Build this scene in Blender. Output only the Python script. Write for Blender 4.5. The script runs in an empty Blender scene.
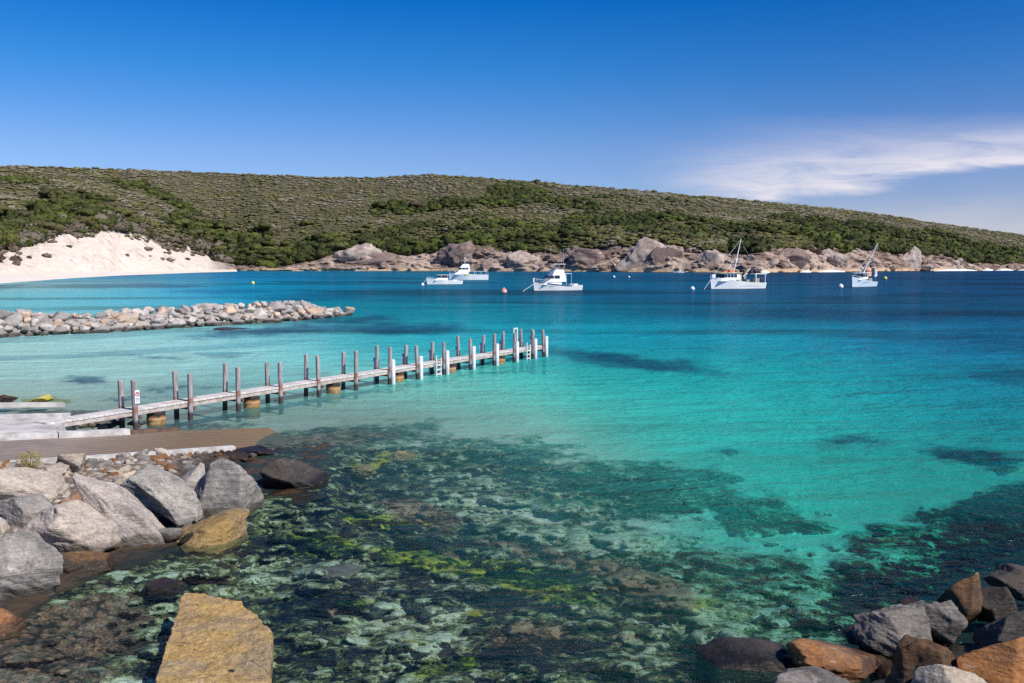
import bpy, bmesh, math, random
import numpy as np
from mathutils import Vector, Matrix, Euler

R = math.radians
random.seed(7)
RNG = np.random.default_rng(7)
SC = bpy.context.scene
COL = SC.collection

# ------------------------------------------------------------------ camera
W, Hh = 1024, 683
F = 900.0                      # focal length in pixels
HC = 6.0                       # camera height above the water
YH = 263.0                     # horizon row
TH = math.atan((Hh / 2 - YH) / F)
cam_d = bpy.data.cameras.new('camera')
cam = bpy.data.objects.new('camera', cam_d)
COL.objects.link(cam)
cam.location = (0, 0, HC)
cam.rotation_euler = (R(90) - TH, 0, 0)
cam_d.sensor_width = 36
cam_d.lens = 36 * F / W
cam_d.clip_start = 0.1
cam_d.clip_end = 60000
SC.camera = cam

# ------------------------------------------------------------------ sky, sun, exposure
SUN_EL, SUN_AZ = 45.0, 127.0   # azimuth clockwise from +Y (camera looks along +Y): right and behind
sx = math.sin(R(SUN_AZ)) * math.cos(R(SUN_EL)); sy = math.cos(R(SUN_AZ)) * math.cos(R(SUN_EL)); sz = math.sin(R(SUN_EL))
world = bpy.data.worlds.new('World'); SC.world = world; world.use_nodes = True


def N(nt, t, **kw):
    n = nt.nodes.new(t)
    for k, v in kw.items():
        if k.startswith('i_'):
            n.inputs[k[2:].replace('_', ' ')].default_value = v
        else:
            setattr(n, k, v)
    return n


def math_n(nt, op, a, b=None, clamp=False):
    n = nt.nodes.new('ShaderNodeMath'); n.operation = op; n.use_clamp = clamp
    for i, v in enumerate((a, b)):
        if v is None: continue
        if isinstance(v, (int, float)): n.inputs[i].default_value = v
        else: nt.links.new(v, n.inputs[i])
    return n.outputs[0]


def mix_c(nt, fac, a, b, blend='MIX'):
    n = nt.nodes.new('ShaderNodeMix'); n.data_type = 'RGBA'; n.blend_type = blend
    for i, v in ((0, fac), (6, a), (7, b)):
        if isinstance(v, (int, float)): n.inputs[i].default_value = v
        elif isinstance(v, (tuple, list)): n.inputs[i].default_value = (*v[:3], 1)
        else: nt.links.new(v, n.inputs[i])
    return n.outputs[2]


def ramp_n(nt, src, stops, interp='LINEAR'):
    n = nt.nodes.new('ShaderNodeValToRGB'); cr = n.color_ramp; cr.interpolation = interp
    while len(cr.elements) < len(stops): cr.elements.new(0.5)
    for e, (p, c) in zip(cr.elements, stops):
        e.position = p
        e.color = (c, c, c, 1) if isinstance(c, (int, float)) else (*c[:3], 1)
    nt.links.new(src, n.inputs[0])
    return n.outputs[0]


def smooth_n(nt, src, a, b):
    n = nt.nodes.new('ShaderNodeMapRange'); n.interpolation_type = 'SMOOTHSTEP'
    nt.links.new(src, n.inputs[0]); n.inputs[1].default_value = a; n.inputs[2].default_value = b
    return n.outputs[0]


def build_world():
    nt = world.node_tree; nt.nodes.clear(); L = nt.links.new
    out = N(nt, 'ShaderNodeOutputWorld'); bg = N(nt, 'ShaderNodeBackground')
    sky = N(nt, 'ShaderNodeTexSky'); sky.sky_type = 'NISHITA'; sky.sun_disc = False
    sky.sun_elevation = R(SUN_EL); sky.sun_rotation = R(SUN_AZ)
    sky.air_density = 1.0; sky.dust_density = 0.25; sky.ozone_density = 2.2
    hs = N(nt, 'ShaderNodeHueSaturation'); hs.inputs['Saturation'].default_value = 1.22
    hs.inputs['Value'].default_value = 1.0
    L(sky.outputs[0], hs.inputs['Color'])
    # wisp of cirrus, a thin sheet defined by direction (gnomonic: x/y, z/y)
    tc = N(nt, 'ShaderNodeTexCoord'); sep = N(nt, 'ShaderNodeSeparateXYZ'); L(tc.outputs['Generated'], sep.inputs[0])
    yy = math_n(nt, 'MAXIMUM', sep.outputs[1], 0.02)
    u = math_n(nt, 'DIVIDE', sep.outputs[0], yy); v = math_n(nt, 'DIVIDE', sep.outputs[2], yy)
    front = smooth_n(nt, sep.outputs[1], 0.05, 0.3)
    cmb = N(nt, 'ShaderNodeCombineXYZ'); L(u, cmb.inputs[0]); L(v, cmb.inputs[1])
    # rotated + stretched coordinates along the streak
    mp = N(nt, 'ShaderNodeMapping'); mp.inputs['Rotation'].default_value = (0, 0, R(-12)); mp.inputs['Scale'].default_value = (3.0, 16, 1)
    L(cmb.outputs[0], mp.inputs[0])
    nz = N(nt, 'ShaderNodeTexNoise'); nz.inputs['Scale'].default_value = 1.6; nz.inputs['Detail'].default_value = 8; nz.inputs['Roughness'].default_value = 0.58
    nz.inputs['Distortion'].default_value = 0.5
    L(mp.outputs[0], nz.inputs['Vector'])
    mp2 = N(nt, 'ShaderNodeMapping'); mp2.inputs['Rotation'].default_value = (0, 0, R(-16)); mp2.inputs['Scale'].default_value = (9.0, 60, 1)
    L(cmb.outputs[0], mp2.inputs[0])
    fn = N(nt, 'ShaderNodeTexNoise'); fn.inputs['Scale'].default_value = 1.0; fn.inputs['Detail'].default_value = 7; fn.inputs['Roughness'].default_value = 0.65; fn.inputs['Distortion'].default_value = 0.8
    L(mp2.outputs[0], fn.inputs['Vector']); fil = fn.outputs[0]
    nzo = math_n(nt, 'ADD', math_n(nt, 'SUBTRACT', nz.outputs[0], 0.5), math_n(nt, 'MULTIPLY', math_n(nt, 'SUBTRACT', fil, 0.5), 0.45))
    # upper / lower edges of the wedge: centre line v = 0.125 + 0.13*(u-.33)
    ce = math_n(nt, 'ADD', math_n(nt, 'MULTIPLY', math_n(nt, 'SUBTRACT', u, 0.35), 0.125), 0.098)
    d = math_n(nt, 'DIVIDE', math_n(nt, 'SUBTRACT', v, ce), math_n(nt, 'MAXIMUM', math_n(nt, 'SUBTRACT', 1.6, math_n(nt, 'MULTIPLY', u, 1.55)), 0.3))
    dn = math_n(nt, 'ADD', d, math_n(nt, 'MULTIPLY', nzo, 0.055))
    lower = smooth_n(nt, dn, -0.027, -0.006)
    upper = math_n(nt, 'SUBTRACT', 1.0, smooth_n(nt, dn, -0.010, 0.062))
    left = smooth_n(nt, math_n(nt, 'ADD', u, math_n(nt, 'MULTIPLY', nzo, 0.1)), 0.12, 0.30)
    m = math_n(nt, 'MULTIPLY', math_n(nt, 'MULTIPLY', lower, upper), math_n(nt, 'MULTIPLY', left, front))
    m = math_n(nt, 'MULTIPLY', m, math_n(nt, 'ADD', math_n(nt, 'ADD', 0.72, math_n(nt, 'MULTIPLY', nzo, 1.6)), math_n(nt, 'MULTIPLY', math_n(nt, 'SUBTRACT', fil, 0.5), 1.3)), True)
    # faint low veil on the right
    veil = math_n(nt, 'MULTIPLY', math_n(nt, 'MULTIPLY', smooth_n(nt, u, 0.25, 0.5), math_n(nt, 'SUBTRACT', 1.0, smooth_n(nt, math_n(nt, 'ADD', v, math_n(nt, 'MULTIPLY', nzo, 0.05)), 0.03, 0.085))), math_n(nt, 'MULTIPLY', front, 0.38))
    # tiny wisp upper left
    m = math_n(nt, 'MAXIMUM', m, veil)
    # deepen towards zenith the way a polarising filter does
    deep = ramp_n(nt, sep.outputs[2], [(0.0, (0.66, 0.70, 1.03)), (0.12, (0.56, 0.66, 0.98)), (0.2, (0.20, 0.60, 0.99)), (0.28, (0.01, 0.48, 0.98)), (0.6, (0.10, 0.55, 0.92)), (1.0, (0.2, 0.6, 0.9))])
    side = mix_c(nt, math_n(nt, 'MULTIPLY', smooth_n(nt, u, -0.1, 0.5), front), (1, 1, 1), (0.92, 0.85, 0.90))
    skyc = mix_c(nt, 1.0, mix_c(nt, 1.0, hs.outputs[0], deep, 'MULTIPLY'), side, 'MULTIPLY')
    col = mix_c(nt, m, skyc, (6.5, 6.3, 7.0))
    L(col, bg.inputs[0]); bg.inputs[1].default_value = 0.100
    L(bg.outputs[0], out.inputs[0])


build_world()
sun_d = bpy.data.lights.new('sun', 'SUN'); sun = bpy.data.objects.new('sun', sun_d); COL.objects.link(sun)
sun_d.energy = 4.8; sun_d.angle = R(0.53); sun_d.color = (1.0, 0.95, 0.87)
sun.rotation_euler = Vector((sx, sy, sz)).to_track_quat('Z', 'Y').to_euler()
sun.location = (40, -30, 60)
SC.view_settings.view_transform = 'Standard'
try: SC.view_settings.look = 'None'
except Exception: pass
SC.view_settings.exposure = 0.28; SC.view_settings.gamma = 1.0; SC.view_settings.use_curve_mapping = False
SC.render.engine = 'CYCLES'
SC.cycles.use_denoising = False
SC.cycles.max_bounces = 6; SC.cycles.transparent_max_bounces = 12; SC.cycles.diffuse_bounces = 2; SC.cycles.glossy_bounces = 2
SC.cycles.use_adaptive_sampling = False; SC.cycles.adaptive_threshold = 0.02
SC.cycles.sample_clamp_indirect = 4.0; SC.cycles.sample_clamp_direct = 4.0

# ------------------------------------------------------------------ projection helpers
cT, sT = math.cos(TH), math.sin(TH)


def rays(px, py):
    px = np.asarray(px, float); py = np.asarray(py, float)
    a = (px - W / 2) / F; b = (Hh / 2 - py) / F
    return np.stack([a + 0 * b, cT + b * sT + 0 * a, -sT + b * cT + 0 * a], -1)


def at(px, py, z=0.0):
    d = rays(px, py); t = (z - HC) / d[..., 2]
    P = d * t[..., None]; P[..., 2] += HC
    return P


def at_y(px, py, Y):
    d = rays(px, py); t = Y / d[..., 1]
    P = d * np.asarray(t)[..., None]; P[..., 2] += HC
    return P


def proj(P):
    P = np.asarray(P, float)
    x = P[..., 0]; y = P[..., 1]; z = P[..., 2] - HC
    dep = y * cT - z * sT; up = y * sT + z * cT
    return np.stack([W / 2 + F * x / dep, Hh / 2 - F * up / dep], -1)


# ------------------------------------------------------------------ numpy noise
def _hash(ix, iy, iz, seed):
    h = (ix.astype(np.int64) * 374761393 + iy.astype(np.int64) * 668265263 + iz.astype(np.int64) * 2147483647 + seed * 974634777) & 0xffffffff
    h = ((h ^ (h >> 13)) * 1274126177) & 0xffffffff
    h = ((h ^ (h >> 15)) * 2246822519) & 0xffffffff
    return ((h ^ (h >> 16)) & 0xffffff) / float(0xffffff)


def vnoise(P, seed=0):
    i = np.floor(P).astype(np.int64); f = P - i
    f = f * f * f * (f * (f * 6 - 15) + 10)
    o = 0
    for dx in (0, 1):
        for dy in (0, 1):
            for dz in (0, 1):
                w = (f[..., 0] if dx else 1 - f[..., 0]) * (f[..., 1] if dy else 1 - f[..., 1]) * (f[..., 2] if dz else 1 - f[..., 2])
                o = o + w * _hash(i[..., 0] + dx, i[..., 1] + dy, i[..., 2] + dz, seed)
    return o * 2 - 1


def fbm(P, octv=5, seed=0, lac=2.03, gain=0.5):
    P = np.asarray(P, float); o = 0; a = 1; tot = 0
    for k in range(octv):
        o = o + a * vnoise(P + 17.3 * k, seed + k); tot += a; a *= gain; P = P * lac
    return o / tot


def fbm2(x, y, s, octv=5, seed=0, gain=0.5):
    return fbm(np.stack([x * s, y * s, 0 * x + seed * 3.1], -1), octv, seed, gain=gain)


def worley(x, y, s, seed=0):
    """nearest-cell distance (in cells) and the cell's own random number"""
    x = x * s; y = y * s; ix = np.floor(x); iy = np.floor(y); best = np.full(x.shape, 9.0); cid = np.zeros(x.shape)
    for dx in (-1, 0, 1):
        for dy in (-1, 0, 1):
            cx = ix + dx; cy = iy + dy; z = np.zeros_like(cx)
            px = cx + _hash(cx, cy, z, seed); py = cy + _hash(cx, cy, z, seed + 1)
            d = np.hypot(x - px, y - py); k = d < best
            best = np.where(k, d, best); cid = np.where(k, _hash(cx, cy, z, seed + 2), cid)
    return best, cid


def sstep(a, b, x):
    t = np.clip((x - a) / (b - a), 0, 1)
    return t * t * (3 - 2 * t)


def lin(c):
    c = np.asarray(c, float) / 255.0
    return np.where(c <= 0.04045, c / 12.92, ((c + 0.055) / 1.055) ** 2.4)


# ------------------------------------------------------------------ mesh helpers
def mesh_np(name, V, Fq, smooth=True, attrs=None):
    """V (n,3), Fq list of (array (k,m)) face arrays"""
    me = bpy.data.meshes.new(name)
    V = np.ascontiguousarray(V, np.float32)
    if not isinstance(Fq, (list, tuple)): Fq = [Fq]
    Fq = [np.asarray(f, np.int32) for f in Fq if len(f)]
    me.vertices.add(len(V)); me.vertices.foreach_set('co', V.ravel())
    loops = np.concatenate([f.ravel() for f in Fq]); me.loops.add(len(loops)); me.loops.foreach_set('vertex_index', loops)
    sizes = np.concatenate([np.full(len(f), f.shape[1], np.int32) for f in Fq])
    st = np.concatenate([[0], np.cumsum(sizes)[:-1]]).astype(np.int32)
    me.polygons.add(len(sizes)); me.polygons.foreach_set('loop_start', st)
    try: me.polygons.foreach_set('loop_total', sizes)
    except Exception: pass
    me.polygons.foreach_set('use_smooth', np.full(len(sizes), smooth, bool))
    for k, a in (attrs or {}).items():
        a = np.asarray(a, np.float32)
        if a.ndim == 1:
            at_ = me.attributes.new(k, 'FLOAT', 'POINT'); at_.data.foreach_set('value', a)
        else:
            if a.shape[1] == 3: a = np.concatenate([a, np.ones((len(a), 1), np.float32)], 1)
            at_ = me.attributes.new(k, 'FLOAT_COLOR', 'POINT'); at_.data.foreach_set('color', np.ascontiguousarray(a).ravel())
    me.update(calc_edges=True); me.validate()
    return me


def grid_faces(nr, nc):
    i = np.arange(nr - 1)[:, None] * nc + np.arange(nc - 1)[None]
    return np.stack([i, i + 1, i + nc + 1, i + nc], -1).reshape(-1, 4)


def tag(o, label=None, cat=None, group=None, kind=None):
    if label: o['label'] = label
    if cat: o['category'] = cat
    if group: o['group'] = group
    if kind: o['kind'] = kind
    return o


def link(name, me, m, parent=None, loc=None):
    o = bpy.data.objects.new(name, me); COL.objects.link(o)
    if m is not None and len(me.materials) == 0:
        for x in (m if isinstance(m, (list, tuple)) else [m]): me.materials.append(x)
    if parent is not None: o.parent = parent
    if loc is not None: o.location = loc
    return o


def empty(name, loc=(0, 0, 0), rz=0.0):
    o = bpy.data.objects.new(name, None); COL.objects.link(o); o.location = loc; o.rotation_euler = (0, 0, rz)
    o.empty_display_size = 0.3
    return o


class MB:
    """collects boxes, tubes, lofts; build() links them as one mesh"""
    def __init__(s): s.bm = bmesh.new()

    def box(s, c, d, rot=None, bev=0.0, taper=None):
        M = Matrix.Translation(c) @ (rot.to_matrix().to_4x4() if isinstance(rot, Euler) else (rot or Matrix.Identity(4))) @ Matrix.Diagonal((*d, 1))
        r = bmesh.ops.create_cube(s.bm, size=1, matrix=M)
        if bev:
            es = list({e for v in r['verts'] for e in v.link_edges})
            bmesh.ops.bevel(s.bm, geom=es, offset=bev, segments=1, affect='EDGES')
        return s

    def tube(s, a, b, r, r2=None, n=8, cap=True):
        a = Vector(a); b = Vector(b); d = b - a
        q = d.to_track_quat('Z', 'Y').to_matrix().to_4x4()
        M = Matrix.Translation((a + b) / 2) @ q
        bmesh.ops.create_cone(s.bm, cap_ends=cap, segments=n, radius1=r, radius2=r if r2 is None else r2, depth=d.length, matrix=M)
        return s

    def path(s, pts, r, n=6):
        for a, b in zip(pts[:-1], pts[1:]): s.tube(a, b, r, n=n)
        return s

    def sphere(s, c, r, sc=(1, 1, 1), sub=2):
        M = Matrix.Translation(c) @ Matrix.Diagonal((sc[0] * r, sc[1] * r, sc[2] * r, 1))
        bmesh.ops.create_icosphere(s.bm, subdivisions=sub, radius=1, matrix=M)
        return s

    def poly(s, pts, th):
        """prism: list of 3-D points (planar) extruded by vector th"""
        th = Vector(th)
        lo = [s.bm.verts.new(p) for p in pts]; hi = [s.bm.verts.new(Vector(p) + th) for p in pts]
        n = len(pts)
        s.bm.faces.new(lo[::-1]); s.bm.faces.new(hi)
        for i in range(n): s.bm.faces.new((lo[i], lo[(i + 1) % n], hi[(i + 1) % n], hi[i]))
        return s

    def rings(s, rings, close=False, caps=True):
        vs = [[s.bm.verts.new(p) for p in r] for r in rings]
        n = len(rings[0])
        for a, b in zip(vs[:-1], vs[1:]):
            for i in range(n if close else n - 1):
                s.bm.faces.new((a[i], a[(i + 1) % n], b[(i + 1) % n], b[i]))
        if caps and close:
            s.bm.faces.new(vs[0][::-1]); s.bm.faces.new(vs[-1])
        return s

    def build(s, name, m, parent=None, smooth=False, loc=None):
        bmesh.ops.recalc_face_normals(s.bm, faces=s.bm.faces)
        me = bpy.data.meshes.new(name); s.bm.to_mesh(me); s.bm.free()
        if smooth:
            me.polygons.foreach_set('use_smooth', np.ones(len(me.polygons), bool))
        return link(name, me, m, parent, loc)


# ------------------------------------------------------------------ materials
def new_mat(name):
    m = bpy.data.materials.new(name); m.use_nodes = True
    nt = m.node_tree; nt.nodes.clear()
    out = N(nt, 'ShaderNodeOutputMaterial'); b = N(nt, 'ShaderNodeBsdfPrincipled')
    nt.links.new(b.outputs[0], out.inputs[0])
    return m, nt, b


def noise_n(nt, vec, scale, detail=4, rough=0.55, dist=0.0):
    n = N(nt, 'ShaderNodeTexNoise'); n.inputs['Scale'].default_value = scale; n.inputs['Detail'].default_value = detail
    n.inputs['Roughness'].default_value = rough; n.inputs['Distortion'].default_value = dist
    if vec is not None: nt.links.new(vec, n.inputs['Vector'])
    return n.outputs[0]


def map_n(nt, vec, scale=(1, 1, 1), rot=(0, 0, 0), loc=None):
    n = N(nt, 'ShaderNodeMapping'); n.inputs['Scale'].default_value = scale; n.inputs['Rotation'].default_value = rot
    if loc is not None: nt.links.new(loc, n.inputs['Location'])
    nt.links.new(vec, n.inputs[0])
    return n.outputs[0]


def bump_n(nt, h, dist, strength=1.0, normal=None):
    n = N(nt, 'ShaderNodeBump'); n.inputs['Strength'].default_value = strength; n.inputs['Distance'].default_value = dist
    nt.links.new(h, n.inputs['Height'])
    if normal is not None: nt.links.new(normal, n.inputs['Normal'])
    return n.outputs[0]


def simple(name, c, rough=0.5, var=0.15, scale=3.0, metal=0.0, bump=0.0, c2=None):
    m, nt, b = new_mat(name)
    tc = N(nt, 'ShaderNodeTexCoord'); v = tc.outputs['Object']
    f = smooth_n(nt, noise_n(nt, v, scale, 5, 0.6), 0.3, 0.7)
    dk = c2 if c2 is not None else tuple(x * (1 - var) for x in c)
    nt.links.new(mix_c(nt, f, dk, c), b.inputs['Base Color'])
    b.inputs['Roughness'].default_value = rough; b.inputs['Metallic'].default_value = metal
    if bump:
        nt.links.new(bump_n(nt, noise_n(nt, v, scale * 4, 4), bump), b.inputs['Normal'])
    return m


def rock_mat(name, c1, c2, c3, strata=0.5, sscale=1.0, wet=0.35, wetz=0.18, stain=(0.05, 0.045, 0.04), stain_amt=0.5, bump=0.03, algae=None):
    """c1/c2 broad patches, c3 veins and pale crust; strata = banding strength; tide line by world height"""
    m, nt, b = new_mat(name); L = nt.links.new
    tc = N(nt, 'ShaderNodeTexCoord'); oi = N(nt, 'ShaderNodeObjectInfo'); geo = N(nt, 'ShaderNodeNewGeometry')
    off = N(nt, 'ShaderNodeVectorMath', operation='SCALE'); cv = N(nt, 'ShaderNodeCombineXYZ')
    for i in range(3): L(math_n(nt, 'MULTIPLY', oi.outputs['Random'], (37.0, 91.0, 53.0)[i]), cv.inputs[i])
    add = N(nt, 'ShaderNodeVectorMath', operation='ADD'); L(tc.outputs['Object'], add.inputs[0]); L(cv.outputs[0], add.inputs[1])
    v = add.outputs[0]
    n1 = noise_n(nt, v, 1.1 * sscale, 6, 0.62, 0.4)
    base = mix_c(nt, smooth_n(nt, n1, 0.38, 0.62), c1, c2)
    # fine grain
    n2 = noise_n(nt, v, 14 * sscale, 6, 0.7)
    g = ramp_n(nt, n2, [(0.25, 0.55), (0.5, 1.0), (0.75, 1.32)])
    base = mix_c(nt, 1.0, base, g, 'MULTIPLY')
    # strata
    sv = map_n(nt, v, (0.7 * sscale, 1.1 * sscale, 7.0 * sscale), (R(18), R(-24), 0))
    n3 = noise_n(nt, sv, 1.6, 7, 0.6, 0.6)
    st = ramp_n(nt, n3, [(0.3, 0.6), (0.48, 1.05), (0.55, 0.86), (0.7, 1.2)])
    base = mix_c(nt, strata, base, mix_c(nt, 1.0, base, st, 'MULTIPLY'))
    # veins / pale crust
    n4 = noise_n(nt, map_n(nt, v, (1, 1, 2.6), (R(40), R(20), 0)), 2.3 * sscale, 8, 0.72, 1.0)
    base = mix_c(nt, math_n(nt, 'MULTIPLY', smooth_n(nt, n4, 0.57, 0.68), 0.7), base, c3)
    # dark stains
    n5 = noise_n(nt, v, 2.1 * sscale, 5, 0.7, 0.7)
    base = mix_c(nt, math_n(nt, 'MULTIPLY', smooth_n(nt, n5, 0.56, 0.72), stain_amt), base, stain)
    n7 = noise_n(nt, v, 45 * sscale, 3, 0.6)
    base = mix_c(nt, 1.0, base, ramp_n(nt, n7, [(0.3, 0.75), (0.7, 1.2)]), 'MULTIPLY')
    # per-rock variation
    hv = N(nt, 'ShaderNodeHueSaturation'); L(base, hv.inputs['Color'])
    L(math_n(nt, 'ADD', 0.78, math_n(nt, 'MULTIPLY', oi.outputs['Random'], 0.42)), hv.inputs['Value'])
    base = hv.outputs[0]
    # wet tide band
    sp = N(nt, 'ShaderNodeSeparateXYZ'); L(geo.outputs['Position'], sp.inputs[0])
    zz = math_n(nt, 'ADD', sp.outputs[2], math_n(nt, 'MULTIPLY', math_n(nt, 'SUBTRACT', n1, 0.5), -0.5))
    wf = math_n(nt, 'SUBTRACT', 1.0, smooth_n(nt, zz, wetz - 0.06, wetz + 0.1))
    if algae is not None:
        base = mix_c(nt, math_n(nt, 'MULTIPLY', math_n(nt, 'SUBTRACT', 1.0, smooth_n(nt, zz, wetz - 0.02, wetz + 0.22)), 0.6), base, algae)
    base = mix_c(nt, wf, base, mix_c(nt, 1.0, base, (wet, wet * 0.96, wet * 0.9), 'MULTIPLY'))
    L(base, b.inputs['Base Color'])
    L(math_n(nt, 'SUBTRACT', 0.85, math_n(nt, 'MULTIPLY', wf, 0.5)), b.inputs['Roughness'])
    b.inputs['Specular IOR Level'].default_value = 0.3
    h = math_n(nt, 'ADD', math_n(nt, 'MULTIPLY', n3, 1.2), math_n(nt, 'ADD', math_n(nt, 'MULTIPLY', n2, 0.35), math_n(nt, 'MULTIPLY', n4, 0.8)))
    # creases along the foliation
    n6 = noise_n(nt, map_n(nt, v, (1.0, 1.3, 3.2), (R(18), R(-24), 0)), 1.5 * sscale, 5, 0.6, 0.8)
    cr = smooth_n(nt, math_n(nt, 'ABSOLUTE', math_n(nt, 'SUBTRACT', n6, 0.5)), 0.0, 0.035)
    h = math_n(nt, 'ADD', h, math_n(nt, 'MULTIPLY', cr, 0.15))
    L(bump_n(nt, h, bump), b.inputs['Normal'])
    return m


M = {}
M['rock_pale'] = rock_mat('pale_granite', (0.49, 0.41, 0.335), (0.36, 0.30, 0.255), (0.58, 0.51, 0.44), 0.6)
M['rock_mid'] = rock_mat('pinkish_grey_gneiss', (0.37, 0.31, 0.265), (0.29, 0.25, 0.225), (0.50, 0.44, 0.385), 0.75)
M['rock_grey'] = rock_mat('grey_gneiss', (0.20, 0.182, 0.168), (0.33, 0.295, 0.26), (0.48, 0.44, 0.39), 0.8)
M['rock_tan'] = rock_mat('tan_granite', (0.47, 0.36, 0.26), (0.42, 0.36, 0.30), (0.55, 0.48, 0.40), 0.5)
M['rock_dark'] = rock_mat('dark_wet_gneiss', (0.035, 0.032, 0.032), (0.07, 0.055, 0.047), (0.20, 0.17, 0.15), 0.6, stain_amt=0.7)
M['rock_orange'] = rock_mat('orange_lichen_rock', (0.32, 0.135, 0.045), (0.22, 0.125, 0.075), (0.42, 0.32, 0.25), 0.6, stain=(0.07, 0.04, 0.03), stain_amt=.75)
M['rock_corner'] = rock_mat('corner_grey_gneiss', (0.11, 0.098, 0.09), (0.19, 0.165, 0.148), (0.31, 0.28, 0.25), 0.9, stain=(0.04, 0.03, 0.025), stain_amt=.8)
M['rock_gold'] = rock_mat('golden_algae_rock', (0.40, 0.255, 0.095), (0.30, 0.215, 0.125), (0.44, 0.36, 0.25), 0.75, wet=0.8, wetz=0.02, stain=(0.15, 0.09, 0.045), stain_amt=0.7, bump=0.06)
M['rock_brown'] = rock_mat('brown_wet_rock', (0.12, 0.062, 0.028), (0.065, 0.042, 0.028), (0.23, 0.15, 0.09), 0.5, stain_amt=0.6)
M['rock_bw'] = rock_mat('breakwater_pale_rock', (0.50, 0.44, 0.40), (0.38, 0.34, 0.315), (0.62, 0.56, 0.52), 0.4, wetz=0.30, wet=0.25, sscale=0.8)
M['rock_bw2'] = rock_mat('breakwater_grey_rock', (0.24, 0.215, 0.20), (0.34, 0.30, 0.275), (0.45, 0.41, 0.37), 0.5, wetz=0.30, wet=0.25, sscale=0.8)
M['rock_bw3'] = rock_mat('breakwater_tan_rock', (0.56, 0.39, 0.27), (0.48, 0.38, 0.30), (0.6, 0.5, 0.42), 0.4, wetz=0.30, wet=0.25, sscale=0.8)
M['rock_far'] = rock_mat('shore_boulder_rock', (0.46, 0.38, 0.33), (0.30, 0.22, 0.18), (0.55, 0.48, 0.42), 0.6, sscale=0.18, wetz=1.2, wet=0.55, algae=(0.42, 0.24, 0.10), bump=0.2)
M['rock_fardark'] = rock_mat('purple_brown_outcrop_rock', (0.15, 0.105, 0.095), (0.21, 0.15, 0.13), (0.36, 0.29, 0.25), 0.6, sscale=0.16, wetz=1.2, wet=0.6, algae=(0.40, 0.23, 0.10), bump=0.2)


# ------------------------------------------------------------------ sea
def fan_axes(xs, ys, ext=True):
    cols = np.arange(-60, 1085, xs)
    if ext:
        l = -60 - np.cumsum(np.linspace(6, 90, 26)); r = cols[-1] + np.cumsum(np.linspace(6, 90, 26))
        cols = np.concatenate([l[::-1], cols, r])
    rows = [263.25, 263.4, 263.7, 264.1, 264.6, 265.2, 265.9, 266.7, 267.5]
    y = 268.3
    while y < 700: rows.append(y); y += ys * (0.55 if y < 300 else 1.0)
    st = 6.0
    while y < 1500: rows.append(y); y += st; st *= 1.15
    return cols, np.array(rows)


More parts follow.
